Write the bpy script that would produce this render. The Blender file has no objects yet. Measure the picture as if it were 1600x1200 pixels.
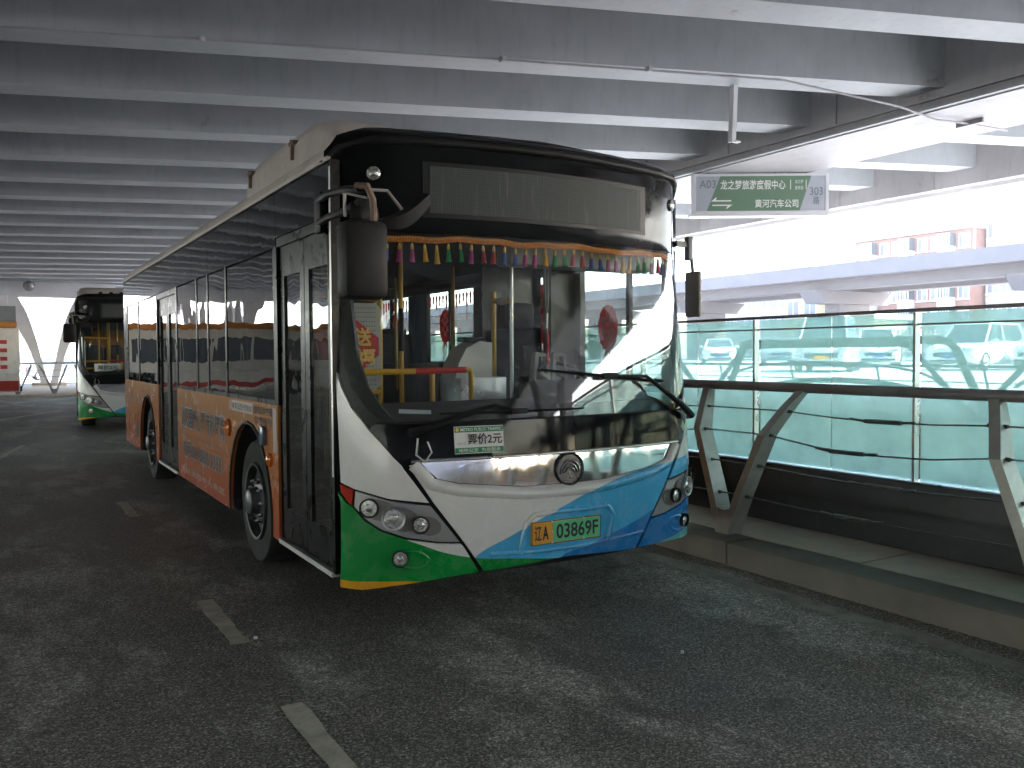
import bpy, bmesh, math, random
from mathutils import Matrix, Vector
random.seed(7)
C = bpy.context.scene.collection
scene = bpy.context.scene
R = math.radians

# ------------------------------------------------------------------ camera
cam = bpy.data.cameras.new('camera')
cam.lens = 30.195; cam.sensor_width = 36; cam.clip_start = .05; cam.clip_end = 2000
co = bpy.data.objects.new('camera', cam); C.objects.link(co)
M3 = Matrix(((0.8592, 0.0238, -0.5111), (-0.5116, 0.0275, -0.8588), (-0.0059, 0.9993, 0.0356)))
q = M3.to_quaternion(); q.normalize()
co.matrix_world = Matrix.Translation((0, 0, 1.6)) @ q.to_matrix().to_4x4()
scene.camera = co

# ------------------------------------------------------------------ light
SUN_EL, SUN_AZ = R(36), (.80, -.50)          # direction towards the sun in plan
world = bpy.data.worlds.new('World'); scene.world = world; world.use_nodes = True
wn = world.node_tree.nodes; wl = world.node_tree.links
sky = wn.new('ShaderNodeTexSky'); sky.sky_type = 'NISHITA'; sky.sun_disc = False
sky.sun_elevation = SUN_EL; sky.sun_rotation = math.atan2(SUN_AZ[0], SUN_AZ[1])
sky.dust_density = 1.5; sky.air_density = 1.0; sky.ozone_density = 1.0
wl.new(sky.outputs[0], wn['Background'].inputs[0]); wn['Background'].inputs[1].default_value = .15
sl = bpy.data.lights.new('sun', 'SUN'); sl.energy = 4.2; sl.angle = R(.53); sl.color = (1, .985, .975)
so = bpy.data.objects.new('sun', sl); C.objects.link(so)
h = Vector((SUN_AZ[0], SUN_AZ[1], 0)).normalized()
so.rotation_euler = Vector((h.x*math.cos(SUN_EL), h.y*math.cos(SUN_EL), math.sin(SUN_EL))).to_track_quat('Z', 'Y').to_euler()
so.location = (-20, 20, 40)
vs = scene.view_settings
vs.view_transform = 'Standard'; vs.look = 'None'; vs.gamma = 1; vs.use_curve_mapping = False
vs.exposure = 3.7
cy = scene.cycles
cy.max_bounces = 10; cy.diffuse_bounces = 5; cy.glossy_bounces = 5; cy.transmission_bounces = 6
cy.transparent_max_bounces = 32; cy.caustics_reflective = False; cy.caustics_refractive = False
cy.sample_clamp_indirect = 8

# ------------------------------------------------------------------ materials
MATS = {}
def nt(name):
    m = bpy.data.materials.new(name); m.use_nodes = True
    t = m.node_tree; return m, t.nodes, t.links, t.nodes['Principled BSDF']
def mapped(n, l, scale=(1, 1, 1), kind='Object'):
    tc = n.new('ShaderNodeTexCoord'); mp = n.new('ShaderNodeMapping')
    mp.inputs['Scale'].default_value = scale
    src = n.new('ShaderNodeNewGeometry').outputs['Position'] if kind == 'World' else tc.outputs[kind]
    l.new(src, mp.inputs[0]); return mp.outputs[0]
def noise(n, l, vec, scale, detail=4, rough=.6):
    t = n.new('ShaderNodeTexNoise'); t.inputs['Scale'].default_value = scale
    t.inputs['Detail'].default_value = detail; t.inputs['Roughness'].default_value = rough
    l.new(vec, t.inputs['Vector']); return t.outputs[0]
def ramp(n, l, fac, stops):
    r = n.new('ShaderNodeValToRGB'); e = r.color_ramp.elements
    while len(e) < len(stops): e.new(.5)
    for k, (p, c) in enumerate(stops):
        e[k].position = p; e[k].color = (*c, 1) if len(c) == 3 else c
    l.new(fac, r.inputs[0]); return r.outputs[0]
def math_n(n, l, op, a, b=None):
    m = n.new('ShaderNodeMath'); m.operation = op
    for k, v in enumerate((a, b)):
        if v is None: continue
        if isinstance(v, (int, float)): m.inputs[k].default_value = v
        else: l.new(v, m.inputs[k])
    return m.outputs[0]
def mixc(n, l, fac, a, b):
    m = n.new('ShaderNodeMix'); m.data_type = 'RGBA'
    for k, v in ((0, fac), (6, a), (7, b)):
        if isinstance(v, (int, float)): m.inputs[k].default_value = v
        elif isinstance(v, tuple): m.inputs[k].default_value = (*v, 1) if len(v) == 3 else v
        else: l.new(v, m.inputs[k])
    return m.outputs[2]
def bumpn(n, l, height, strength, dist=.01):
    b = n.new('ShaderNodeBump'); b.inputs['Strength'].default_value = strength
    b.inputs['Distance'].default_value = dist; l.new(height, b.inputs['Height']); return b.outputs[0]
def mat(name, col, rough=.5, metal=0, var=.12, vscale=3.0, bump=0, bscale=40, bdist=.005, coat=0, spec=.5, dirt=0, rv=.08, kind='Object'):
    if name in MATS: return MATS[name]
    m, n, l, p = nt(name)
    v = mapped(n, l, kind=kind)
    nz = noise(n, l, v, vscale, 6)
    c0 = tuple(max(0, c*(1-var)) for c in col); c1 = tuple(min(1, c*(1+var)) for c in col)
    colr = ramp(n, l, nz, [(.3, c0), (.7, c1)])
    if dirt:
        d = noise(n, l, v, vscale*4.3, 8, .7)
        dm = ramp(n, l, d, [(.5, (0, 0, 0)), (.78, (dirt, dirt, dirt))])
        colr = mixc(n, l, dm, colr, (.16, .14, .12))
    l.new(colr, p.inputs['Base Color'])
    rr = ramp(n, l, noise(n, l, v, vscale*2.1, 5), [(.3, (max(rough-rv, .008),)*3), (.7, (min(rough+rv, 1),)*3)])
    l.new(rr, p.inputs['Roughness'])
    p.inputs['Metallic'].default_value = metal
    p.inputs['Specular IOR Level'].default_value = spec
    if coat: p.inputs['Coat Weight'].default_value = coat; p.inputs['Coat Roughness'].default_value = .04
    if bump: l.new(bumpn(n, l, noise(n, l, v, bscale, 4), bump, bdist), p.inputs['Normal'])
    MATS[name] = m; return m
def glass(name, tint, refl=1.0, dust=0., dustcol=(.5, .5, .48), wav=0., wscale=1.2, haze=0., hazecol=(.3, .6, .55), ior=1.5):
    """thin pane: Fresnel mix of see-through tint and mirror; optional dust film and scatter"""
    m, n, l, p = nt(name); n.remove(p)
    out = n['Material Output']
    tr = n.new('ShaderNodeBsdfTransparent'); tr.inputs[0].default_value = (*tint, 1)
    gl = n.new('ShaderNodeBsdfGlossy'); gl.inputs['Roughness'].default_value = .008
    geo = n.new('ShaderNodeNewGeometry')
    fr = n.new('ShaderNodeFresnel')
    io = n.new('ShaderNodeMix'); io.data_type = 'FLOAT'
    io.inputs[2].default_value = ior; io.inputs[3].default_value = 1/ior
    l.new(geo.outputs['Backfacing'], io.inputs[0]); l.new(io.outputs[0], fr.inputs['IOR'])
    v = mapped(n, l)
    if wav:
        w = bumpn(n, l, noise(n, l, v, wscale, 2, .45), 1.0, wav)
        l.new(w, gl.inputs['Normal'])
    mx = n.new('ShaderNodeMixShader')
    l.new(math_n(n, l, 'MULTIPLY', fr.outputs[0], refl), mx.inputs[0])
    base = tr.outputs[0]
    if haze:
        tl = n.new('ShaderNodeBsdfTranslucent'); tl.inputs[0].default_value = (*hazecol, 1)
        df = n.new('ShaderNodeBsdfDiffuse'); df.inputs[0].default_value = (*hazecol, 1)
        a = n.new('ShaderNodeMixShader'); a.inputs[0].default_value = .5
        l.new(tl.outputs[0], a.inputs[1]); l.new(df.outputs[0], a.inputs[2])
        b = n.new('ShaderNodeMixShader'); hz = noise(n, l, v, 1.7, 4)
        l.new(ramp(n, l, hz, [(.3, (haze*.75,)*3), (.7, (haze*1.25,)*3)]), b.inputs[0])
        l.new(base, b.inputs[1]); l.new(a.outputs[0], b.inputs[2]); base = b.outputs[0]
    l.new(base, mx.inputs[1]); l.new(gl.outputs[0], mx.inputs[2])
    res = mx.outputs[0]
    if dust:
        df = n.new('ShaderNodeBsdfDiffuse'); df.inputs[0].default_value = (*dustcol, 1)
        b = n.new('ShaderNodeMixShader')
        d1 = noise(n, l, v, 2.3, 8, .75)
        l.new(ramp(n, l, d1, [(.35, (dust*.15,)*3), (.75, (dust,)*3)]), b.inputs[0])
        l.new(res, b.inputs[1]); l.new(df.outputs[0], b.inputs[2]); res = b.outputs[0]
    l.new(res, out.inputs['Surface'])
    MATS[name] = m; return m

def asphalt():
    m, n, l, p = nt('asphalt'); v = mapped(n, l)
    big = noise(n, l, v, .45, 5, .6); fine = noise(n, l, v, 75, 4, .75); mid = noise(n, l, v, 22, 4, .65)
    c = ramp(n, l, big, [(.3, (.145, .135, .122)), (.7, (.275, .258, .232))])
    g = ramp(n, l, fine, [(.38, (.30, .30, .30)), (.60, (1.65, 1.62, 1.55))])
    mm = n.new('ShaderNodeMix'); mm.data_type = 'RGBA'; mm.blend_type = 'MULTIPLY'; mm.inputs[0].default_value = 1
    l.new(c, mm.inputs[6]); l.new(g, mm.inputs[7]); c = mm.outputs[2]
    # pale scuffs and chalky drag marks
    w = n.new('ShaderNodeMapping'); w.inputs['Scale'].default_value = (1.0, .45, 1); w.inputs['Rotation'].default_value = (0, 0, .5)
    l.new(v, w.inputs[0])
    sc = noise(n, l, w.outputs[0], 1.25, 8, .68)
    scm = ramp(n, l, sc, [(.50, (0, 0, 0)), (.60, (1, 1, 1))])
    scm = math_n(n, l, 'MULTIPLY', scm, ramp(n, l, mid, [(.35, (.15,)*3), (.65, (1,)*3)]))
    c = mixc(n, l, scm, c, (.52, .49, .44))
    # tan dust patches
    tn = noise(n, l, v, .8, 6, .7)
    c = mixc(n, l, ramp(n, l, tn, [(.55, (0,)*3), (.8, (.35,)*3)]), c, (.22, .195, .16))
    vo = n.new('ShaderNodeTexVoronoi'); vo.inputs['Scale'].default_value = 95; l.new(v, vo.inputs['Vector'])
    vg = n.new('ShaderNodeTexVoronoi'); vg.inputs['Scale'].default_value = 120; l.new(v, vg.inputs['Vector'])
    sx = n.new('ShaderNodeSeparateColor'); l.new(vg.outputs['Color'], sx.inputs[0])
    gr = ramp(n, l, sx.outputs[0], [(.0, (.45,)*3), (.6, (.9,)*3), (.85, (1.5,)*3), (1, (2.4,)*3)])
    m2 = n.new('ShaderNodeMix'); m2.data_type = 'RGBA'; m2.blend_type = 'MULTIPLY'; m2.inputs[0].default_value = 1
    l.new(c, m2.inputs[6]); l.new(gr, m2.inputs[7]); c = m2.outputs[2]
    # oil drips and damp stains
    ol = noise(n, l, v, 1.9, 5, .6)
    c = mixc(n, l, ramp(n, l, ol, [(.60, (0,)*3), (.70, (.6,)*3)]), c, (.05, .05, .05))
    l.new(c, p.inputs['Base Color'])
    l.new(ramp(n, l, big, [(.3, (.62,)*3), (.7, (.80,)*3)]), p.inputs['Roughness'])
    p.inputs['Specular IOR Level'].default_value = .5
    hh = math_n(n, l, 'ADD', math_n(n, l, 'MULTIPLY', fine, .6), math_n(n, l, 'MULTIPLY', vo.outputs[0], .8))
    l.new(bumpn(n, l, hh, .6, .006), p.inputs['Normal'])
    MATS['asphalt'] = m; return m

def steel_paint(name, col, streak=.25):
    """grey painted steel with rain streaks and grime patches"""
    m, n, l, p = nt(name); v = mapped(n, l, kind='World')
    a = noise(n, l, v, .8, 6); v2 = mapped(n, l, (3, 3, .5), 'World'); s = noise(n, l, v2, 3, 6, .7)
    c = ramp(n, l, a, [(.3, tuple(x*.86 for x in col)), (.7, tuple(x*1.1 for x in col))])
    c = mixc(n, l, ramp(n, l, s, [(.5, (0,)*3), (.8, (streak,)*3)]), c, tuple(x*.45 for x in col))
    b = noise(n, l, v, 2.6, 8, .75)
    c = mixc(n, l, ramp(n, l, b, [(.68, (0,)*3), (.74, (.45,)*3)]), c, tuple(min(1, x*1.5) for x in col))
    rs = noise(n, l, v, 1.1, 9, .78)
    c = mixc(n, l, ramp(n, l, rs, [(.63, (0,)*3), (.70, (.55,)*3)]), c, (.17, .12, .09))
    l.new(c, p.inputs['Base Color']); p.inputs['Roughness'].default_value = .55
    l.new(bumpn(n, l, noise(n, l, v, 5, 4), .25, .01), p.inputs['Normal'])
    MATS[name] = m; return m

def livery():
    """front paint: white with stacked colour sweeps, thresholds z(u) as curves"""
    m, n, l, p = nt('livery_paint')
    uv = n.new('ShaderNodeUVMap'); uv.uv_map = 'uz'
    sp = n.new('ShaderNodeSeparateXYZ'); l.new(uv.outputs[0], sp.inputs[0])
    uu = math_n(n, l, 'DIVIDE', math_n(n, l, 'ADD', sp.outputs[0], 1.3), 2.6)
    def below(pts):
        fc = n.new('ShaderNodeFloatCurve'); cv = fc.mapping.curves[0]
        P = [((u+1.3)/2.6, z/1.2) for u, z in pts]
        while len(cv.points) < len(P): cv.points.new(.5, .5)
        for k, (a, b) in enumerate(P): cv.points[k].location = (a, b); cv.points[k].handle_type = 'VECTOR' if len(pts) < 5 else 'AUTO_CLAMPED'
        fc.mapping.update(); l.new(uu, fc.inputs['Value'])
        return math_n(n, l, 'LESS_THAN', sp.outputs[1], math_n(n, l, 'MULTIPLY', fc.outputs[0], 1.2))
    c = (.80, .785, .78)
    c = mixc(n, l, below([(-1.3, 0), (-.64, 0), (-.62, .425), (-.385, .543), (-.147, .64), (.114, .739), (.276, .795), (.506, .838), (.9, .885), (1.1, .90), (1.3, .92)]), c, (.08, .46, .80))
    c = mixc(n, l, below([(-1.3, 0), (-.07, 0), (-.05, .373), (.158, .426), (.3, .464), (.55, .53), (.776, .60), (1.0, .665), (1.3, .74)]), c, (.025, .22, .57))
    c = mixc(n, l, below([(-1.3, 0), (.70, 0), (.74, .33), (.95, .375), (1.1, .405), (1.3, .45)]), c, (.16, .56, .58))
    c = mixc(n, l, below([(-1.3, .84), (-1.01, .577), (-.9, .526), (-.79, .48), (-.62, .435), (-.57, .426), (-.38, .406), (-.095, .375), (.02, .366), (.07, 0), (1.3, 0)]), c, (.0, .27, .045))
    c = mixc(n, l, below([(-1.3, .318), (-1.09, .335), (-.9, .318), (-.8, 0), (1.3, 0)]), c, (.75, .36, .01))
    v = mapped(n, l); nz = noise(n, l, v, 6, 8, .7)
    c = mixc(n, l, ramp(n, l, nz, [(.5, (0,)*3), (.8, (.22,)*3)]), c, (.25, .23, .2))
    l.new(c, p.inputs['Base Color'])
    l.new(ramp(n, l, nz, [(.3, (.18,)*3), (.7, (.36,)*3)]), p.inputs['Roughness'])
    p.inputs['Coat Weight'].default_value = .5; p.inputs['Coat Roughness'].default_value = .08
    MATS['livery_paint'] = m; return m

def orange_wrap():
    """printed vinyl: orange fading to red towards the skirt (print, not light)"""
    m, n, l, p = nt('orange_wrap')
    tc = n.new('ShaderNodeTexCoord'); sp = n.new('ShaderNodeSeparateXYZ'); l.new(tc.outputs['Object'], sp.inputs[0])
    c = ramp(n, l, math_n(n, l, 'DIVIDE', sp.outputs[2], 1.3), [(.2, (.42, .09, .055)), (.55, (.48, .155, .05)), (.95, (.52, .23, .06))])
    v = mapped(n, l); nz = noise(n, l, v, 4, 8, .7)
    c = mixc(n, l, ramp(n, l, nz, [(.5, (0,)*3), (.8, (.3,)*3)]), c, (.12, .1, .09))
    l.new(c, p.inputs['Base Color'])
    l.new(ramp(n, l, nz, [(.3, (.16,)*3), (.7, (.32,)*3)]), p.inputs['Roughness'])
    v2 = mapped(n, l); l.new(bumpn(n, l, noise(n, l, v2, 1.6, 2), .25, .01), p.inputs['Normal'])
    MATS['orange_wrap'] = m; return m

def led_panel():
    m, n, l, p = nt('led_matrix'); v = mapped(n, l, (1, 1, 1))
    sp = n.new('ShaderNodeSeparateXYZ'); l.new(v, sp.inputs[0])
    gx = math_n(n, l, 'SINE', math_n(n, l, 'MULTIPLY', sp.outputs[0], 520)); gz = math_n(n, l, 'SINE', math_n(n, l, 'MULTIPLY', sp.outputs[2], 520))
    g = math_n(n, l, 'MAXIMUM', gx, gz)
    c = ramp(n, l, g, [(.3, (.095, .107, .106)), (.9, (.05, .056, .057))])
    v2 = mapped(n, l, (9, 1, .6)); s = noise(n, l, v2, 4, 6, .7)
    c = mixc(n, l, ramp(n, l, s, [(.56, (0,)*3), (.74, (.5,)*3)]), c, (.22, .225, .215))
    l.new(c, p.inputs['Base Color']); p.inputs['Roughness'].default_value = .5; p.inputs['Specular IOR Level'].default_value = .12
    MATS['led_matrix'] = m; return m

def window_wall(name, col):
    return mat(name, col, .85, 0, .1, .6, bump=.2, bscale=8, bdist=.03)

asphalt(); livery(); orange_wrap(); led_panel()
STEEL = steel_paint('grey_bridge_steel', (.43, .445, .46), .3)
GIRD = steel_paint('girder_steel', (.42, .40, .41), .35)
PALE = steel_paint('pale_pier_steel', (.62, .61, .62), .1)
BLACKGLOSS = mat('black_gloss', (.009, .010, .011), .04, var=.3, spec=.10, dirt=.02)
BLACKWIN = mat('black_trim', (.009, .009, .010), .30, var=.3, spec=.22)
BLACKPL = mat('black_plastic', (.013, .013, .0145), .5, var=.2, bump=.2, bscale=220, bdist=.001, dirt=.06, spec=.2)
RUBBER = mat('rubber', (.013, .013, .013), .85, var=.2)
DARKINT = mat('dark_interior', (.05, .05, .053), .7, var=.2)
GREYINT = mat('grey_interior', (.30, .30, .30), .6)
CREAM = mat('cream_interior', (.50, .48, .44), .6)
SEATM = mat('seat_vinyl', (.06, .065, .075), .5)
CHROME = mat('chrome', (.80, .80, .81), .05, 1, var=.03, bump=.04, bscale=2.5, bdist=.02)
ALU = mat('brushed_alu', (.62, .62, .62), .32, 1, var=.08)
SILVERP = mat('silver_paint', (.36, .36, .37), .4, .6, var=.08)
RUST = mat('rusty_pipe', (.22, .15, .11), .7, var=.35, vscale=12)
YELLOW = mat('yellow_pole', (.72, .40, .02), .35, var=.08)
REDRAIL = mat('red_pad', (.55, .02, .02), .45)
REDPAPER = mat('red_paper', (.55, .02, .025), .6, var=.25, vscale=30)
def paper(name, col):
    m, n, l, p = nt(name); n.remove(p)
    a = n.new('ShaderNodeBsdfDiffuse'); b = n.new('ShaderNodeBsdfTranslucent'); x = n.new('ShaderNodeMixShader')
    nz = noise(n, l, mapped(n, l), 40, 4)
    c = ramp(n, l, nz, [(.35, tuple(k*.7 for k in col)), (.65, col)])
    l.new(c, a.inputs[0]); l.new(c, b.inputs[0]); x.inputs[0].default_value = .55
    l.new(a.outputs[0], x.inputs[1]); l.new(b.outputs[0], x.inputs[2]); l.new(x.outputs[0], n['Material Output'].inputs['Surface'])
    MATS[name] = m; return m
THINRED = paper('thin_red_paper', (.75, .05, .05)); THINPALE = paper('thin_pale_paper', (.85, .60, .42))
GOLD = mat('gold_print', (.85, .52, .10), .4, var=.2, vscale=40)
WHITEPL = mat('white_plastic', (.75, .74, .72), .4)
WHITEP = mat('white_print', (.78, .78, .76), .5, var=.04)
INK = mat('dark_ink', (.02, .022, .024), .55, var=.1)
REDLENS = mat('red_lens', (.50, .03, .015), .15, coat=.5)
AMBER = mat('amber_lens', (.65, .16, .02), .15, coat=.5)
LENS = mat('lamp_reflector', (.62, .62, .60), .12, .85, var=.5, vscale=60, bump=.7, bscale=70, bdist=.006)
ROOFP = mat('roof_paint', (.60, .53, .495), .55, var=.10, dirt=.3)
CONC = mat('concrete', (.58, .48, .39), .85, var=.18, vscale=1.2, bump=.4, bscale=60, bdist=.004, dirt=.4, kind='World')
KERBM = mat('kerb_granite', (.16, .143, .125), .8, var=.22, vscale=2.0, bump=.5, bscale=80, bdist=.004, dirt=.4, kind='World')
PLAZA = mat('plaza_concrete', (.29, .295, .30), .9, var=.12, vscale=.4, bump=.3, bscale=30, bdist=.004)
DKWALL = mat('dark_barrier_wall', (.045, .047, .052), .5, var=.25, vscale=1.5, dirt=.2, kind='World')
RAILM = mat('railing_steel', (.40, .39, .36), .42, .35, var=.18, vscale=5, dirt=.25, kind='World')
RAILD = mat('railing_dark', (.27, .25, .255), .4, .4, var=.2, vscale=5)
CABLE = mat('cable_steel', (.16, .16, .16), .4, .8, var=.3, vscale=20)
TUBE = mat('tube_frame_paint', (.24, .26, .265), .45, .2)
MARK = mat('road_paint', (.60, .56, .46), .8, var=.25, vscale=6, bump=.5, bscale=90, bdist=.004, dirt=.6, kind='World')
MARKW = mat('worn_road_paint', (.30, .275, .235), .85, var=.4, vscale=5, bump=.5, bscale=90, bdist=.004, dirt=.5)
SIGNG = mat('sign_green', (.13, .215, .14), .35, var=.05)
SIGNB = mat('sign_grey', (.40, .42, .47), .4, var=.05)
SIGNF = mat('sign_frame', (.62, .62, .63), .4, .1, var=.05)
GREENT = mat('green_band', (.0, .25, .10), .5, var=.05)
PLG = mat('plate_green', (.13, .62, .30), .45, var=.05)
PLY = mat('plate_yellow', (.85, .38, .03), .45, var=.05)
TIN = {c: mat('tassel_'+c, v, .8, var=.25, vscale=80) for c, v in dict(blue=(.03, .10, .40), magenta=(.50, .05, .25), yellow=(.80, .42, .02), green=(.01, .32, .10), red=(.52, .02, .03)).items()}
BRAID = mat('orange_braid', (.75, .20, .02), .8, var=.5, vscale=90)
BLUEC = mat('blue_curtain', (.03, .13, .30), .8, var=.2)
WS = glass('windscreen_glass', (.88, .90, .89), 1.0, dust=.018)
SIDEG = glass('tinted_side_glass', (.30, .33, .34), 2.2, dust=.02, wav=.010, wscale=1.1)
SIDEB = mat('black_side_panel', (.008, .009, .010), .015, var=.2, bump=1, bscale=1.3, bdist=.004, spec=.9, coat=.6, rv=.006)
RIGHTG = glass('clear_side_glass', (.80, .84, .82), 1.0, dust=.05)
DOORG = glass('door_glass', (.62, .64, .62), 1.8, dust=.06, wav=.006, wscale=2.)
BARG = glass('teal_barrier_glass', (.82, .95, .94), .7, haze=.50, hazecol=(.58, .90, .88), dust=.05)
CARG = mat('car_glass', (.05, .07, .08), .08)

# ------------------------------------------------------------------ text meshes, made while the scene is small
def text_mesh(body, bold=0., extrude=.0):
    cu = bpy.data.curves.new('text', 'FONT'); cu.body = body; cu.size = 1; cu.offset = bold
    cu.resolution_u = 3; cu.space_line = .95
    o = bpy.data.objects.new('text', cu); C.objects.link(o)
    dg = bpy.context.evaluated_depsgraph_get()
    me = bpy.data.meshes.new_from_object(o.evaluated_get(dg))
    vs_ = [tuple(v.co) for v in me.vertices]; fs_ = [tuple(p.vertices) for p in me.polygons]
    bpy.data.objects.remove(o); bpy.data.curves.remove(cu); bpy.data.meshes.remove(me)
    xs = [v[0] for v in vs_]; ys = [v[1] for v in vs_]
    x0, x1, y0, y1 = min(xs), max(xs), min(ys), max(ys)
    return [((v[0]-x0)/(x1-x0), (v[1]-y0)/(y1-y0)) for v in vs_], fs_
TX = {}
for key, body, bold in [('dest', '龙之梦旅游度假中心', .012), ('a03', 'A03', .0), ('comp', '黄河汽车公司', .012), ('n303', '303', 0), ('lu', '路', 0),
                        ('sub1', '龙之梦', 0), ('sub2', '首末站', 0), ('metro', 'METRO PUBLIC TRAFFIC', .012), ('price', '票价2元', .018), ('serve', '地铁公交  为您服务', .01), ('tiny', '沈阳公交', 0),
                        ('liao', '辽', .02), ('pa', 'A', .03), ('num', '03869F', .02), ('song', '送', .03), ('fu', '福', .03), ('jin', '金', .03),
                        ('hosp', '沈阳国康心理专科医院', .028), ('hosp_o', '沈阳国康心理专科医院', .042), ('tel', '电话:024-8866 3333', .03), ('tel_o', '电话:024-8866 3333', .045), ('addr', '地址:沈阳市大东区', 0), ('bus', '本车公交卡7010', .01), ('met2', '沈阳公共交通', .02), ('red', '公交出行', .02)]:
    TX[key] = text_mesh(body, bold)

# ------------------------------------------------------------------ mesh helpers
class MB:
    """collects shapes into one mesh; materials by index"""
    def __init__(s): s.v = []; s.f = []; s.mi = []; s.cur = 0
    def add(s, vs_, fs_):
        b = len(s.v); s.v += [tuple(v) for v in vs_]
        for f in fs_: s.f.append(tuple(b+i for i in f)); s.mi.append(s.cur)
        return s
    def box(s, c, d, rot=None, bev=0.):
        x, y, z = d[0]/2, d[1]/2, d[2]/2
        if bev:
            bm = bmesh.new(); bmesh.ops.create_cube(bm, size=1)
            for v in bm.verts: v.co = Vector((v.co.x*d[0], v.co.y*d[1], v.co.z*d[2]))
            bmesh.ops.bevel(bm, geom=bm.edges[:], offset=bev, segments=2, affect='EDGES', profile=.5)
            bm.verts.ensure_lookup_table(); bm.verts.index_update()
            vs_ = [v.co.copy() for v in bm.verts]; fs_ = [[v.index for v in f.verts] for f in bm.faces]; bm.free()
        else:
            vs_ = [Vector((a*x, b*y, e*z)) for a in (-1, 1) for b in (-1, 1) for e in (-1, 1)]
            fs_ = [(0, 1, 3, 2), (4, 6, 7, 5), (0, 4, 5, 1), (2, 3, 7, 6), (0, 2, 6, 4), (1, 5, 7, 3)]
        if rot is not None: vs_ = [rot @ v for v in vs_]
        return s.add([(v[0]+c[0], v[1]+c[1], v[2]+c[2]) for v in vs_], fs_)
    def rng(s, x0, x1, y0, y1, z0, z1, bev=0.):
        return s.box(((x0+x1)/2, (y0+y1)/2, (z0+z1)/2), (abs(x1-x0), abs(y1-y0), abs(z1-z0)), bev=bev)
    def tube(s, pts, r, n=8, cap=True):
        pts = [Vector(p) for p in pts]; k = len(pts)
        rs = r if isinstance(r, (list, tuple)) else [r]*k
        up = None; vs_ = []; fs_ = []
        for i, p in enumerate(pts):
            t = (pts[min(i+1, k-1)]-pts[max(i-1, 0)]).normalized()
            if up is None: up = Vector((0, 0, 1)) if abs(t.z) < .9 else Vector((1, 0, 0))
            a = t.cross(up).normalized(); b = a.cross(t).normalized(); up = b
            for j in range(n):
                w = 2*math.pi*j/n; vs_.append(p+(a*math.cos(w)+b*math.sin(w))*rs[i])
        for i in range(k-1):
            for j in range(n): fs_.append((i*n+j, i*n+(j+1) % n, (i+1)*n+(j+1) % n, (i+1)*n+j))
        if cap: fs_ += [tuple(range(n))[::-1], tuple((k-1)*n+j for j in range(n))]
        return s.add(vs_, fs_)
    def lathe(s, o, axis, prof, n=24, ref=None):
        """prof: (distance along axis, radius)"""
        o = Vector(o); ax = Vector(axis).normalized()
        a = ax.cross(Vector((0, 0, 1)) if abs(ax.z) < .9 else Vector((1, 0, 0))).normalized(); b = ax.cross(a)
        vs_ = []; fs_ = []
        for d, r in prof:
            for j in range(n):
                w = 2*math.pi*j/n; vs_.append(o+ax*d+(a*math.cos(w)+b*math.sin(w))*r)
        for i in range(len(prof)-1):
            for j in range(n): fs_.append((i*n+j, i*n+(j+1) % n, (i+1)*n+(j+1) % n, (i+1)*n+j))
        return s.add(vs_, fs_)
    def prism(s, poly, fn, d0, d1):
        """poly 2D, fn(a, b, d) -> 3D, solid between d0 and d1"""
        k = len(poly)
        vs_ = [fn(a, b, d0) for a, b in poly]+[fn(a, b, d1) for a, b in poly]
        fs_ = [tuple(range(k))[::-1], tuple(range(k, 2*k))]+[(i, (i+1) % k, k+(i+1) % k, k+i) for i in range(k)]
        return s.add(vs_, fs_)
    def text(s, key, o, dx, dy):
        o, dx, dy = Vector(o), Vector(dx), Vector(dy)
        return s.add([o+dx*a+dy*b for a, b in TX[key][0]], TX[key][1])
    def build(s, name, mats, parent=None, loc=None, smooth=35, fix=True):
        me = bpy.data.meshes.new(name); me.from_pydata(s.v, [], s.f)
        if not isinstance(mats, (list, tuple)): mats = [mats]
        for m in mats: me.materials.append(m)
        if len(mats) > 1: me.polygons.foreach_set('material_index', s.mi)
        if fix:
            bm = bmesh.new(); bm.from_mesh(me); bmesh.ops.recalc_face_normals(bm, faces=bm.faces[:]); bm.to_mesh(me); bm.free()
        if smooth:
            me.polygons.foreach_set('use_smooth', [True]*len(me.polygons)); me.set_sharp_from_angle(angle=R(smooth))
        return link(name, me, parent, loc)
def link(name, me, parent=None, loc=None):
    o = bpy.data.objects.new(name, me); C.objects.link(o)
    if parent: o.parent = parent
    if loc is not None: o.location = loc
    return o
def thing(name, label, cat, loc=(0, 0, 0), rz=0, group=None):
    o = bpy.data.objects.new(name, None); C.objects.link(o); o.location = loc; o.rotation_euler = (0, 0, rz)
    return tag(o, label, cat, group)
def tag(o, label, cat, group=None):
    o['label'] = label; o['category'] = cat
    if group: o['group'] = group
    return o
def struct(o, kind='structure'):
    o['kind'] = kind; return o
def stuff(o): o['kind'] = 'stuff'; return o
def copy_tree(o, parent=None, skip=()):
    c = o.copy(); C.objects.link(c)
    if parent: c.parent = parent
    for k in list(o.children):
        if k.name.split('.')[0] not in skip: copy_tree(k, c)
    return c

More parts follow.
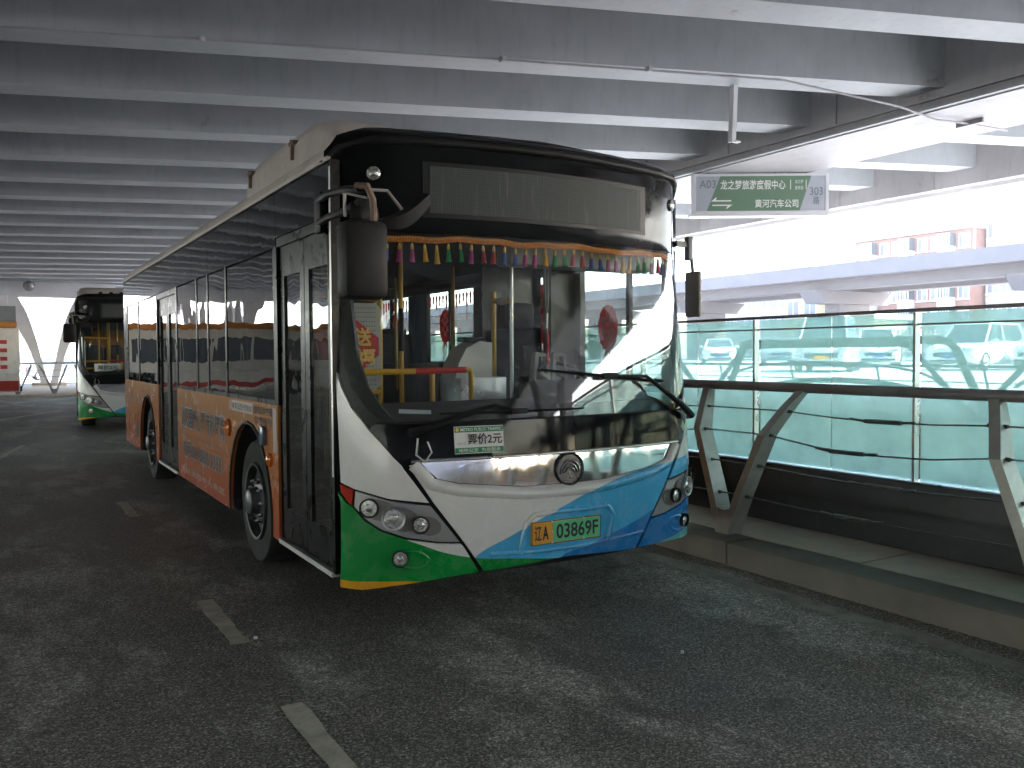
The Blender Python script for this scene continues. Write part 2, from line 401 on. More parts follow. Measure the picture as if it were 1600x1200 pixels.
# ------------------------------------------------------------------ ground
mb = MB(); mb.add([(-300, -300, 0), (8.45, -300, 0), (8.45, 300, 0), (-300, 300, 0)], [(0, 1, 2, 3)])
struct(mb.build('road', MATS['asphalt'], smooth=0))
mb = MB(); mb.add([(8.72, -300, .9), (400, -300, .9), (400, 400, .9), (8.72, 400, .9)], [(0, 1, 2, 3)])
struct(mb.build('plaza_ground', PLAZA, smooth=0))
pav = struct(bpy.data.objects.new('pavement', None)); C.objects.link(pav)
mb = MB(); mb.rng(4.968, 5.56, -1.229, 1.229, -.05, .168, bev=.006); sl_me = None
for k in range(-12, 14):
    if sl_me is None: o = mb.build('paving_slab', CONC, pav, smooth=0); sl_me = o.data
    else: o = link('paving_slab', sl_me, pav)
    o.location = (random.uniform(0, .004), 2.52+2.47*k, random.uniform(-.003, .002))
mb = MB(); mb.rng(5.568, 8.449, -40, 39.9, -.05, .16); mb.build('paving_strip', CONC, pav, smooth=0)
mb = MB(); mb.rng(-.15, .15, -1.228, 1.228, -.09, .085, bev=.012); kerb_me = None
for k in range(-12, 14):
    y = 4.68-1.235+2.47*k
    if kerb_me is None: o = mb.build('kerb_stone', KERBM, pav); kerb_me = o.data
    else: o = link('kerb_stone', kerb_me, pav)
    o.location = (4.80+random.uniform(-.003, .003), y, .086+random.uniform(-.003, .003))
    o.rotation_euler = (0, 0, random.uniform(-.001, .001))
def marking(pts, m, name='lane_marking', z=.004):
    mb = MB(); n = len(pts); mb.add([(x, y, z) for x, y in pts], [tuple(range(n))]); struct(mb.build(name, m, smooth=0))
def ragged(x0, x1, y0, y1, w=.008):
    pts = []; k = 14
    for i in range(k+1): pts.append((x1+random.uniform(-w, w), y0+(y1-y0)*i/k))
    for i in range(k+1): pts.append((x0+random.uniform(-w, w), y1-(y1-y0)*i/k))
    return pts
for y0, y1 in [(2.05, 3.85), (4.815, 5.80), (9.2, 10.2)]:
    marking(ragged(1.055, 1.155, y0, y1), MARK)
marking(ragged(4.29, 4.46, -30, 40, .012), MARKW, 'edge_line')
for p in ([(-.25, 15.0), (-.15, 14.9), (.36, 17.7), (.28, 17.75)], [(-2.4, 20), (-2.3, 20), (1.6, 28.6), (1.5, 28.7)]):
    marking(p, MARK)

# ------------------------------------------------------------------ overpass deck above
BZ, SKEW = 5.30, -.34
ov = thing('overpass', 'grey steel overpass deck with skewed cross beams overhead, covering the bus lanes', 'overpass')
Y0, Y1, XL, XR = -58., 57., -60.0, 17.6  # deck reach left and behind the camera is unseen, stretched to block light
XB, YB = -22., 32.          # unseen left deck edge pulled in here, shaped to admit side light
def skew_plate(x0, x1, ya, yb, z0, z1):
    m_ = MB()
    P = [(x0, ya+SKEW*x0), (x1, ya+SKEW*x1), (x1, yb+SKEW*x1), (x0, yb+SKEW*x0)]
    return m_.prism(P, lambda a, b, d: (a, b, d), z0, z1)
skew_plate(XL, XR, Y0, YB, 6.35, 6.7).build('deck_slab', STEEL, ov, smooth=0)
skew_plate(XB, XR, YB+.01, Y1, 6.35, 6.7).build('deck_slab', STEEL, ov, smooth=0)
def beam_mesh(x0, x1):
    """closed trapezoid beam, sides slightly battered, bottom flange wide"""
    m_ = MB(); prof = [(-.285, 0), (.285, 0), (.30, 1.049), (-.30, 1.049)]
    nseg = 1
    xs = [x0+(x1-x0)*i/nseg for i in range(nseg+1)]
    vs_ = []; fs_ = []; k = len(prof)
    for x in xs: vs_ += [(x, SKEW*x+a, BZ+b) for a, b in prof]
    for i in range(nseg):
        for j in range(k): fs_.append((i*k+j, i*k+(j+1) % k, (i+1)*k+(j+1) % k, (i+1)*k+j))
    m_.add(vs_, fs_); return m_
long_me = short_me = right_me = None
k0 = -32
yb = 11.25+.285+.03
for i in range(k0, 23):
    y = yb+2.355*i
    if y < Y0+.4 or y > Y1-.4: continue
    if long_me is None:
        a = beam_mesh(XL+.02, 11.498).build('cross_beam', STEEL, ov, smooth=0); long_me = a.data
        b = beam_mesh(13.302, 16.998).build('cantilever_beam', STEEL, ov, smooth=0); right_me = b.data
    else:
        if y > YB-.2 and short_me is None:
            a = beam_mesh(XB+.02, 11.498).build('cross_beam', STEEL, ov, smooth=0); short_me = a.data
        else: a = link('cross_beam', long_me if y < YB-.2 else short_me, ov)
        b = link('cantilever_beam', right_me, ov)
    a.location = (0, y, random.uniform(-.004, .004)); b.location = (0, y, 0)
def longi(x0, x1, z0, z1, name, m):
    mb = MB(); P = [(x0, Y0+SKEW*x0), (x1, Y0+SKEW*x1), (x1, Y1+SKEW*x1), (x0, Y1+SKEW*x0)]
    mb.prism(P, lambda a, b, d: (a, b, d), z0, z1); return mb.build(name, m, ov, smooth=0)
longi(11.5, 13.3, 5.0, 6.348, 'box_girder', GIRD)
longi(11.44, 11.498, 5.16, 5.19, 'girder_flange', GIRD)
longi(11.40, 11.498, 5.02, 5.05, 'girder_flange', STEEL)
longi(17.0, 17.28, 4.98, 6.9, 'edge_girder', GIRD)
longi(17.282, 17.6, 4.9, 7.0, 'fascia', PALE)
longi(XL-.4, XL, 4.95, 7.0, 'fascia', PALE)
skew_plate(XB-.35, XB-.005, YB+.01, Y1, 5.1, 7.0).build('fascia', PALE, ov, smooth=0)
for i in range(30):       # stiffener seams on the fascia inner face
    y = -9+2.355*i
    if y < Y1-8: MB().rng(16.97, 16.999, y+SKEW*17, y+.03+SKEW*17, 5.0, 6.3).build('stiffener', GIRD, ov, smooth=0)
for i in range(8):
    y = 9.2+2.355*i
    MB().rng(11.47, 11.499, y-.02, y+.02, 5.2, 6.34).build('stiffener', GIRD, ov, smooth=0)
# piers (forked plates)
def pier(x, y, h, sp, rz=0, sc=1.0):
    """two-way forked column: flared limbs curve out from a narrow foot"""
    e = bpy.data.objects.new('pier', None); C.objects.link(e); e.parent = ov; e.location = (x, y, 0); e.rotation_euler = (0, 0, rz)
    for s in (-1, 1):
        n = 12; L = []; Rr = []
        for i in range(n+1):
            t = i/n; z = .25+(h-.25)*t
            cx = s*(.22+sp*(.55*t+.45*t**3.2))
            w = .30*sc+.95*sc*t**2.2
            L.append((cx-w/2*(1 if s > 0 else 1.0), z)); Rr.append((cx+w/2, z))
        m_ = MB(); poly = L+Rr[::-1]
        m_.prism(poly, lambda a, b, d: (a, d, b), -.45*sc, .45*sc); m_.build('limb', PALE, e, smooth=50)
    m_ = MB(); m_.rng(-.75, .75, -.7, .7, 0, .28, bev=.03); m_.build('footing', CONC, e)
    m_ = MB(); m_.rng(-sp-1.4, sp+1.4, -.5, .5, h, BZ-.01, bev=.02); m_.build('cap_beam', PALE, e)
pier(2.1, 49.2, 4.55, 1.7); pier(12.4, 33, 4.7, 1.5, 0); pier(-7, 49, 4.55, 1.7); pier(12.4, -11, 4.7, 1.5); pier(9.5, 50, 4.55, 1.7)

# conduit, hangers, dome lamps
c = thing('conduit_pipe', 'thin grey conduit clipped along the underside of a cross beam and across the girder', 'conduit')
pp = [(-9.0, 14.3, 5.27), (.09, 11.21, 5.27), (2.1, 10.52, 5.27), (5.47, 9.37, 5.265), (9.11, 8.14, 5.24), (11.0, 7.72, 5.05), (11.75, 7.66, 4.95), (12.4, 7.55, 4.955), (13.3, 7.5, 4.955)]
mb = MB(); mb.tube(pp, .016, 8); mb.build('pipe', GIRD, c)
for (x, y) in [(2.1, 10.52), (5.47, 9.37), (7.3, 8.75)]:
    mb = MB(); mb.rng(x-.03, x+.03, y-.045, y+.045, 5.235, 5.298, bev=.004); mb.build('clip', GIRD, c)
mb = MB(); mb.rng(12.38, 12.42, 7.35, 7.75, 4.93, 4.997); mb.build('bracket', RAILD, c)
hb = MB(); ang = Matrix.Rotation(R(3), 3, 'Y')
hb.box((8.83, 8.75, 4.92), (.075, .02, .82), ang); hb.box((8.80, 8.78, 4.92), (.02, .075, .82), ang); hb.box((8.87, 8.75, 4.52), (.09, .07, .02))
tag(hb.build('hanger_strut', SIGNF), 'bare metal angle strut hanging from a beam above the route sign', 'strut')
for k, (x, y) in enumerate([(.62, 52.5), (1.3, 48)]):
    d = thing('dome_lamp', ['round dark dome lamp under the far deck, the lower left one of the pair', 'round dark dome lamp under the far deck, the upper right one of the pair'][k], 'lamp', (x, y, 0), group='dome lamps under the deck')
    mb = MB(); mb.lathe((0, 0, 4.75), (0, 0, 1), [(0, .02), (.05, .15), (.16, .25), (.28, .27), (.40, .24), (.50, .12)], 16); mb.build('shade', RAILD, d)
    mb = MB(); mb.tube([(0, 0, 5.1), (0, 0, 5.3)], .03, 6); mb.build('stem', RAILD, d)

# ------------------------------------------------------------------ barrier at the right: V-post railing
RX = 5.2
rl = thing('vee_post_railing', 'steel railing of bent V posts, round top rail and four cables along the kerb', 'railing')
mb = MB(); mb.tube([(RX, -38, 1.325), (RX, 38, 1.325)], .038, 14); mb.build('top_rail', RAILD, rl)
def vpost():
    m_ = MB()
    # each arm: plate with bend, closed section swept foot -> knee -> top
    for s in (-1, 1):
        path = [(-.27, s*.03, 0, .075), (-.25, s*.15, .33, .075), (-.215, s*.347, .80, .07), (-.08, s*.44, 1.02, .05), (0, s*.50, 1.135, .035)]
        vs_ = []
        for x, y, z, w in path:
            th = .011 if True else 0
            # channel-like plate: deep in x, thin along y, edge flange
            vs_ += [(x-w, y-.035, z), (x+w, y-.035, z), (x+w, y+.035, z), (x-w, y+.035, z)]
        fs_ = []
        for i in range(len(path)-1):
            for j in range(4): fs_.append((i*4+j, i*4+(j+1) % 4, (i+1)*4+(j+1) % 4, (i+1)*4+j))
        fs_ += [(0, 1, 2, 3), tuple(len(path)*4-4+j for j in range(4))]
        m_.add(vs_, fs_)
    # web that closes the foot of the V
    m_.prism([(-.07, -.005), (.07, -.005), (.115, .23), (.06, .20), (0, .185), (-.06, .20), (-.115, .23)], lambda a, b, d: (-.268+b*.06+d, a, b), -.072, .072)
    return m_
vp_me = None
bolt = MB()
for s in (-1, 1):
    for zz, yy, xx in ((.33, .15, -.25), (.58, .255, -.23), (.82, .35, -.21), (1.0, .43, -.10)):
        bolt.tube([(xx-.012, s*yy-.06, zz-.02), (xx-.012, s*yy+.06, zz-.02)], .014, 6)
vposts = [4.94+2.47*k for k in range(-15, 13)]
for y in vposts:
    if vp_me is None:
        a = vpost().build('vee_post', RAILM, rl, smooth=25); vp_me = a.data
        b = bolt.build('cable_eye', CABLE, a); bo_me = b.data
    else:
        a = link('vee_post', vp_me, rl); b = link('cable_eye', bo_me, a)
    a.location = (RX, y, .17)
for zi, (zz, yy, xx) in enumerate(((.33, .15, -.25), (.58, .255, -.23), (.82, .35, -.21), (1.0, .43, -.10))):
    pts = []
    for y in vposts:
        for s, t in ((-1, 0), (1, 0)): pts.append((RX+xx, y+s*yy, .15+zz))
    # sag between neighbouring posts on the two upper cables
    full = []
    for i in range(len(pts)-1):
        full.append(pts[i])
        if i % 2 == 1:
            for t in (.25, .5, .75):
                sag = (.02, .03, .07, .03)[zi]*4*t*(1-t)
                p0, p1 = Vector(pts[i]), Vector(pts[i+1]); pm = p0.lerp(p1, t); full.append((pm.x, pm.y, pm.z-sag))
    full.append(pts[-1])
    mb = MB(); mb.tube(full, .006, 6); mb.build('cable', CABLE, rl)
    for j, y in enumerate(vposts[13:18]):
        yc_ = y+1.235+(.12, -.1, .2, 0)[zi]; sag = (.02, .03, .07, .03)[zi]
        mb = MB(); z0 = .15+zz-sag
        mb.tube([(RX+xx, yc_-.26, z0+.012), (RX+xx, yc_-.16, z0+.003), (RX+xx, yc_-.159, z0+.003), (RX+xx, yc_+.12, z0), (RX+xx, yc_+.121, z0), (RX+xx, yc_+.24, z0+.01)], [.009, .009, .016, .016, .009, .009], 8)
        mb.build('turnbuckle', CABLE, rl)

# glass barrier on dark wall
BX = 5.57
gb = thing('glass_barrier', 'teal tinted glass screen on a dark base wall behind the railing', 'glass barrier')
mb = MB(); mb.rng(BX, BX+.16, .74, 38, .165, .655, bev=.006); mb.build('base_wall', DKWALL, gb)
mb = MB(); mb.rng(BX+.003, BX+.14, .74, 38, .657, .668); mb.build('coping', ALU, gb)
mb = MB(); mb.rng(BX+.012, BX+.062, .74, 38, 1.877, 1.902, bev=.005); mb.build('top_rail', RAILD, gb)
mb = MB(); mb.rng(BX+.030, BX+.046, .74, 38, 1.782, 1.795); mb.build('mid_rail', RAILD, gb)
gp = po = jt = None
for k in range(-2, 22):
    y = 3.775+1.507*k
    for hs in (0, 1):
        if gp is None:
            m_ = MB(); m_.rng(0, .010, .012, .745, .67, 1.87); o = m_.build('glass_panel', BARG, gb, smooth=0); gp = o.data
        else: o = link('glass_panel', gp, gb)
        o.location = (BX+.06+random.uniform(-.002, .002), y+hs*.748, 0)
    if po is None:
        m_ = MB(); m_.rng(-.004, .05, -.010, .010, .668, 1.873); o2 = m_.build('glass_post', ALU, gb); po = o2.data
    else: o2 = link('glass_post', po, gb)
    o2.location = (BX+.0, y, 0)
# dark wet stain streak / stand on the base wall
# tubular guard frames behind the glass
tf_pts = []
def frame_tube(y0, y1):
    """trapezoid tube frame lying in the x=0 plane; y0 > y1"""
    def rc(a, b, r, n=5):
        return [(0, a[0]+(b[0]-a[0])*0, a[1])]
    P = [(0, y0+.72, .2), (0, y0+.02, 1.68), (0, y0-.05, 1.705), (0, y1+.22, 1.71), (0, y1+.10, 1.685), (0, y1+.03, 1.62), (0, y1-.66, .2)]
    return P
fm = None
WHERE = ['cut off by the right photo edge', 'complete between the two V posts', 'half hidden behind the bus']
for row, (fx, off) in enumerate([(8.05, 7.78), (9.6, 9.3)]):
    for k in (2, 3, 4):
        ya = off+4.35*(k-3)
        lab = 'tube guard frame, %s row behind the glass, %s' % ('front' if row == 0 else 'rear', WHERE[k-2])
        fr_ = thing('tube_guard_frame', lab, 'guard frame', (fx, ya-1.4, .17 if row == 0 else .9), group='tubular guard frames behind the glass')
        if fm is None:
            m_ = MB(); m_.tube([(x, y-(0), z-.17) for x, y, z in frame_tube(1.4, -1.4)], .042, 10); a = m_.build('main_tube', TUBE, fr_); fm = a.data
            m_ = MB(); m_.tube([(.02, 1.05*math.cos(t)*1.75 if False else 1.78*math.cos(t), .25+.86*math.sin(t)**.6) for t in [math.pi*i/16 for i in range(1, 16)]], .032, 8); b = m_.build('curved_brace', TUBE, fr_); fb = b.data
            m_ = MB(); m_.lathe((-.03, 1.30, 1.53), (1, 0, 0), [(0, .03), (.0, .055), (.06, .055), (.06, .03)], 12); m_.lathe((-.03, -.9, 1.535), (1, 0, 0), [(0, .03), (.0, .055), (.06, .055), (.06, .03)], 12); cme = m_.build('clamp', RAILD, fr_).data
        else:
            link('main_tube', fm, fr_); link('curved_brace', fb, fr_); link('clamp', cme, fr_)
        if row: fr_.scale = (1, 1, .5)
# retaining wall + low rail on top
mb = MB(); mb.rng(8.45, 8.72, -60, 90, -.05, .93, bev=.01); tag(mb.build('retaining_wall', CONC), 'low concrete retaining wall behind the tube frames, plaza level on top', 'wall')
lr = thing('low_rail', 'thin pale double rail on short slanted posts across the plaza edge', 'railing', (10.4, 0, .9))
for z in (.50, .30, .15):
    mb = MB(); mb.tube([(0, -30, z), (0, 60, z)], .022 if z > .4 else .010, 6); mb.build('rail', TUBE, lr)
pm = None
for k in range(-20, 40):
    if pm is None: m_ = MB(); m_.tube([(0, 0, 0), (0, .12, .5)], .018, 6); o = m_.build('post', TUBE, lr); pm = o.data
    else: o = link('post', pm, lr)
    o.location = (0, 1.5*k, 0)

# ------------------------------------------------------------------ route sign A03
sg = thing('route_sign', 'green and grey hanging bus stop sign reading A03 and 303 beside the bus roof', 'sign', (11.37, 12.33, 4.23))
sd = Vector((2.20, -1.31, 0)); sdn = sd.normalized(); sn = Vector((-sdn.y, sdn.x, 0))*-1     # towards the viewer
SW, SH = 2.57, .745
def S3(a, b, d): p_ = sdn*(a*SW)+sn*d; return (p_.x, p_.y, b*SH)
mb = MB(); mb.prism([(0, 0), (1, 0), (1, 1), (0, 1)], S3, -.20, 0); mb.build('sign_box', SIGNF, sg)
mb = MB()
for P in ([(0, 0), (1, 0), (1, .06), (0, .06)], [(0, .94), (1, .94), (1, 1), (0, 1)], [(0, .06), (.02, .06), (.02, .94), (0, .94)], [(.975, .06), (1, .06), (1, .94), (.975, .94)]):
    mb.prism(P, S3, .0005, .016)
mb.build('sign_frame', SIGNF, sg)
mb = MB(); mb.prism([(.0, .06), (.975, .06), (.975, .94), (.02, .94)], S3, .001, .004); mb.build('grey_face', SIGNB, sg)
mb = MB(); mb.prism([(.10, .06), (.785, .06), (.87, .94), (.20, .94)], S3, .0045, .007); mb.build('green_face', SIGNG, sg)
def stext(mb, key, a0, a1, b0, b1, d=.009):
    mb.text(key, S3(a0, b0, d), Vector(S3(a1, b0, d))-Vector(S3(a0, b0, d)), Vector(S3(a0, b1, d))-Vector(S3(a0, b0, d)))
mb = MB(); stext(mb, 'dest', .20, .68, .60, .84); stext(mb, 'comp', .455, .775, .14, .35); stext(mb, 'sub1', .75, .81, .75, .84); stext(mb, 'sub2', .75, .81, .59, .69)
mb.prism([(.715, .6), (.72, .6), (.72, .84), (.715, .84)], S3, .008, .009); mb.prism([(.83, .6), (.835, .6), (.835, .84), (.83, .84)], S3, .008, .009)
mb.prism([(.13, .30), (.28, .30), (.28, .335), (.165, .335), (.175, .40), (.165, .40)], S3, .008, .009)
mb.prism([(.14, .22), (.29, .22), (.25, .12), (.24, .12), (.255, .19), (.14, .19)], S3, .008, .009)
stuff(mb.build('white_lettering', WHITEP, sg, smooth=0, fix=False))
mb = MB(); stext(mb, 'a03', .045, .165, .64, .84, .008); stext(mb, 'n303', .86, .955, .45, .65, .008); stext(mb, 'lu', .885, .93, .22, .42, .008)
stuff(mb.build('grey_lettering', mat('sign_grey_ink', (.16, .18, .20), .5), sg, smooth=0, fix=False))
for a in (.05, .12, .66, .84):
    x, y, z = S3(a, 1, -.06); mb = MB(); mb.tube([(x, y, z), (x, y, 1.06 if a < .15 else .77)], .012, 6); mb.build('hanging_rod', CABLE, sg)
mb = MB(); mb.prism([(-.02, -.06), (1.0, -.06), (1.0, -.002), (-.02, -.002)], S3, -.28, -.02); mb.build('bottom_tray', SIGNF, sg)
x, y, z = S3(.60, 1.02, -.06); mb = MB(); mb.tube([(x, y, z-.02), (x+.06, y-.03, z+.06), (x+.2, y-.1, z+.05), (x+.34, y-.16, z-.03), (x+.4, y-.2, z+.02)], .01, 6); mb.build('loose_wire', RUBBER, sg)

# ------------------------------------------------------------------ the bus
WB = 1.29
BXC, BYC = 2.915, 4.24
def lean(z):
    t = max(0, min(z, 2.33)-.80); a = .3*t*t if t < .15 else .00675+.09*(t-.15)
    a += .03*max(0, min(z, 2.33)-1.22)
    if z < .6: a += .25*(.6-z)**2
    if z > 2.80: a += 12.*(z-2.80)**2
    return a
def yf(u, z):
    a = min(abs(u), WB); y = .125*a*a
    t = min(max((a-.97)/.32, 0), 1)
    return y+.28*(1-math.sqrt(max(0, 1-t*t)))+lean(z)
def fsurf(u, z, off=0.):
    e = .004; u0 = max(-WB+.0005, min(WB-.0005, u)); z0 = z
    p = Vector((u, yf(u, z), z))
    if not off: return p
    a = max(-WB, u0-e); b = min(WB, u0+e)
    du = Vector((b-a, yf(b, z)-yf(a, z), 0)); dz = Vector((0, yf(u, z+e)-yf(u, z-e), 2*e))
    n_ = du.cross(dz).normalized()
    if n_.y > 0: n_ = -n_
    return p+n_*off
UCUT = [i*.12-.96 for i in range(17)]
for i in range(1, 9):
    w = .97+.32*math.sin(math.pi/2*i/9); UCUT += [w, -w]
def panel(name, poly, m, parent, off=0., thick=.02, surf=fsurf, ucut=None, zcut=None, uv=True, inset=0., smooth=40):
    bm = bmesh.new()
    f = bm.faces.new([bm.verts.new((a, b, 0)) for a, b in poly]); bm.normal_update()
    if f.normal.z < 0: f.normal_flip()
    if inset:
        r = bmesh.ops.inset_individual(bm, faces=[f], thickness=inset, use_even_offset=True)
        bmesh.ops.delete(bm, geom=r['faces'], context='FACES')
    us = [v.co.x for v in bm.verts]; zs = [v.co.y for v in bm.verts]
    ucut = UCUT if ucut is None else ucut
    zcut = [i*.12 for i in range(26)] if zcut is None else zcut
    for u in ucut:
        if min(us)+1e-3 < u < max(us)-1e-3: bmesh.ops.bisect_plane(bm, geom=bm.verts[:]+bm.edges[:]+bm.faces[:], plane_co=(u, 0, 0), plane_no=(1, 0, 0), dist=1e-5)
    for z in zcut:
        if min(zs)+1e-3 < z < max(zs)-1e-3: bmesh.ops.bisect_plane(bm, geom=bm.verts[:]+bm.edges[:]+bm.faces[:], plane_co=(0, z, 0), plane_no=(0, 1, 0), dist=1e-5)
    bm.verts.index_update(); bm.verts.ensure_lookup_table()
    P2 = [(v.co.x, v.co.y) for v in bm.verts]; F = [[v.index for v in fc.verts] for fc in bm.faces]
    BE = []
    for e in bm.edges:
        if len(e.link_faces) == 1:
            lp = e.link_loops[0]; BE.append((lp.vert.index, lp.link_loop_next.vert.index))
    bm.free(); n = len(P2)
    V = [surf(a, b, off) for a, b in P2]+[surf(a, b, off-thick) for a, b in P2]
    FF = F+[[n+i for i in f_[::-1]] for f_ in F]+[(b, a, n+a, n+b) for a, b in BE]
    me = bpy.data.meshes.new(name); me.from_pydata([tuple(v) for v in V], [], FF)
    for m_ in (m if isinstance(m, (list, tuple)) else [m]): me.materials.append(m_)
    bm = bmesh.new(); bm.from_mesh(me); bmesh.ops.recalc_face_normals(bm, faces=bm.faces[:]); bm.to_mesh(me); bm.free()
    if uv:
        ul = me.uv_layers.new(name='uz'); P = P2+P2
        for lp in me.loops: ul.data[lp.index].uv = P[lp.vertex_index]
    me.polygons.foreach_set('use_smooth', [True]*len(me.polygons)); me.set_sharp_from_angle(angle=R(smooth))
    return link(name, me, parent)
def strip(name, pts, w, m, parent, off, surf=fsurf):
    """half-round bead following the surface"""
    pr = [(-w, 0), (-w*.7, off*.75), (0, off), (w*.7, off*.75), (w, 0)]
    vs_ = []; fs_ = []; uvs = []
    for i, (a, b) in enumerate(pts):
        a0, b0 = pts[max(i-1, 0)]; a1, b1 = pts[min(i+1, len(pts)-1)]
        d = Vector((a1-a0, b1-b0)).normalized(); nx, ny = -d.y, d.x
        for q_, o_ in pr: vs_.append(surf(a+nx*q_, b+ny*q_, o_)); uvs.append((a+nx*q_, b+ny*q_))
    k = len(pr)
    for i in range(len(pts)-1):
        for j in range(k-1): fs_.append((i*k+j, i*k+j+1, (i+1)*k+j+1, (i+1)*k+j))
    fs_ += [tuple(range(k)), tuple((len(pts)-1)*k+j for j in range(k))]
    m_ = MB(); m_.add(vs_, fs_); o = m_.build(name, m, parent, smooth=60)
    ul = o.data.uv_layers.new(name='uz')
    for lp in o.data.loops: ul.data[lp.index].uv = uvs[lp.vertex_index]
    return o
def mir(poly): return [(-a, b) for a, b in poly][::-1]
LP = MATS['livery_paint']; OW = MATS['orange_wrap']

bus = thing('city_bus', 'white, green and blue city bus with orange side, nearest, tassel fringe in its windscreen', 'bus', (BXC, BYC, 0), group='city buses of one kind')
E1 = WB-.004
mask = [(-1.283, 1.86), (-1.275, 1.54), (-1.26, 1.417), (-1.23, 1.304), (-1.166, 1.186), (-1.055, 1.03), (-1.015, .985)]
seam = [(-1.005, .965), (-.862, .757), (-.69, .523), (-.571, .352)]
headtop = [(-1.283, .875), (-1.237, .845), (-1.09, .795), (-.862, .757)]
headbot = [(-1.235, .744), (-1.196, .68), (-1.125, .623), (-1.008, .577), (-.832, .539), (-.695, .527)]
# black inner carcass behind the seams
panel('front_carcass', [(-1.27, .33), (1.27, .33), (1.27, 1.20), (-1.27, 1.20)], BLACKPL, bus, off=-.035, thick=.02, uv=False)
for sgn, mm in ((1, lambda p: p), (-1, mir)):
    panel('corner_panel', mm(mask+[(-1.005, .965), (-.866, .762)]+headtop[::-1][1:]), LP, bus, inset=.005)
    # bezel of the lamp cluster
    bz = panel('lamp_bezel', mm([(-1.235, .842), (-1.09, .792), (-.864, .752), (-.695, .530)]+[(-.832, .541), (-1.008, .579), (-1.125, .625), (-1.196, .682), (-1.24, .748)]), SILVERP, bus, off=-.004, thick=.02, inset=.004)
    panel('side_reflector', mm([(-1.284, .868), (-1.238, .842), (-1.243, .748), (-1.262, .775), (-1.28, .82)]), REDLENS if sgn == 1 else AMBER, bus, off=-.002, thick=.02, inset=.002)
    bot = [(-.575, .346), (-.865, .322), (-1.08, .303), (-1.2, .275), (-1.284, .27)] if sgn == 1 else [(-.575, .346), (-.865, .342), (-1.08, .336), (-1.2, .332), (-1.284, .33)]
    panel('bumper_corner', mm([(-1.284, .86), (-1.28, .82), (-1.262, .772)]+headbot+[(-.68, .512)]+bot), LP, bus, inset=.005)
    # three lamps in scooped sockets + fog lamp
    for k, (u, z, r) in enumerate(((-1.179, .748, .052), (-1.069, .694, .060), (-.927, .650, .048), (-1.035, .467, .045))):
        su = u*sgn; ex = 1.9 if k < 3 else 2.6
        du = .045*sgn*(1.4 if k == 3 else 1)
        ov_ = [(su+du+r*ex*.8*math.cos(t)*(1.0), z-.012+r*1.12*math.sin(t)-du*sgn*.25*math.cos(t)) for t in [2*math.pi*i/20 for i in range(20)]]
        ov_ = [(max(-1.27, min(1.27, a)), b) for a, b in ov_]
        sc_ = panel('lamp_socket', ov_, mat('lamp_socket_grey', (.20, .19, .185), .45, .3) if k < 3 else LP, bus, off=.0015+.0004*k, thick=.01, zcut=[])
        if k == 3: strip('fog_lamp_rim', [(max(-1.262, min(1.262, a)), b) for a, b in ov_+ov_[:1]], .010, LP, bus, .009)
        p0 = fsurf(su, z, -.03); nn = (fsurf(su, z, .05)-fsurf(su, z, 0)).normalized(); nn = (nn+Vector((-.15*sgn, -.6, 0))).normalized()
        m_ = MB(); m_.lathe(p0, nn, [(0, r*.9), (.040, r*.97), (.046, r*.86), (.047, r*.5), (.044, r*.45), (.049, r*.25), (.050, .002)], 20); lo = m_.build('headlamp' if k < 3 else 'fog_lamp', LENS, bus)
        m_ = MB(); m_.lathe(p0, nn, [(.02, r*.99), (.052, r*1.12 if k == 1 else r*1.04), (.058, r*1.10 if k == 1 else r*1.02), (.056, r*.93), (.03, r*.92)], 20); m_.build('lamp_ring', ALU if k == 1 else BLACKPL, lo)
cen_bot = [(-.555, .346), (-.385, .351), (-.03, .371), (.03, .371), (.385, .351), (.555, .346)]
ch_t = 1.003
ch_b = [(-.86, .935), (-.825, .900), (-.70, .868), (-.30, .824), (0, .822), (.30, .824), (.70, .868), (.825, .900), (.86, .935)]
seamR = mir(seam)
panel('front_panel', [(-.985, .985), (-.957, .93)]+ [(-.848, .757), (-.676, .523)]+cen_bot+[(.676, .523), (.848, .757), (.957, .93), (.985, .985)]+[(.93, .992), (.88, .940), (.845, .90)]+ch_b[1:-1][::-1]+[(-.845, .90), (-.88, .940), (-.93, .992)], LP, bus, inset=.004)
# raised lip round the chrome strip and crease across the panel
def lerp_pts(P, n):
    out = []
    for (a, b), (c_, d) in zip(P[:-1], P[1:]):
        for i in range(n): out.append((a+(c_-a)*i/n, b+(d-b)*i/n))
    return out+[P[-1]]
strip('panel_lip', lerp_pts([(-.958, .985), (-.905, .93), (-.86, .872), (-.70, .828), (-.30, .780), (0, .776), (.30, .780), (.70, .828), (.86, .872), (.905, .93), (.958, .985)], 4), .034, LP, bus, .026)
panel('chrome_strip', [(-.92, ch_t)]+[(-.875, .95)]+ch_b[1:-1]+[(.875, .95), (.92, ch_t)], CHROME, bus, off=-.008, thick=.012)
strip('chrome_edge', lerp_pts([(-.97, 1.004), (0, 1.006), (.97, 1.004)], 10), .010, ALU, bus, .016)
# maker's emblem: ring with three nested arcs
lu_, lz_ = .012, .905
m_ = MB(); base = fsurf(lu_, lz_, 0); nn = Vector((0, -1, .05)).normalized()
m_.lathe(base, nn, [(-.006, .100), (.008, .100), (.012, .095), (.008, .088), (.002, .086), (.002, .002)], 32); em = m_.build('emblem', mat('emblem_metal', (.10, .10, .105), .28, .85), bus)
for rr in (.068, .048, .028):
    m_ = MB(); pts = [base+Vector((rr*math.cos(t), 0, rr*math.sin(t)*1.05-.022))+nn*.006 for t in [math.pi*(-.02+1.04*i/16) for i in range(17)]]
    m_.tube(pts, .0065, 8); m_.build('emblem_arc', mat('emblem_dark', (.34, .34, .345), .22, .9), em)
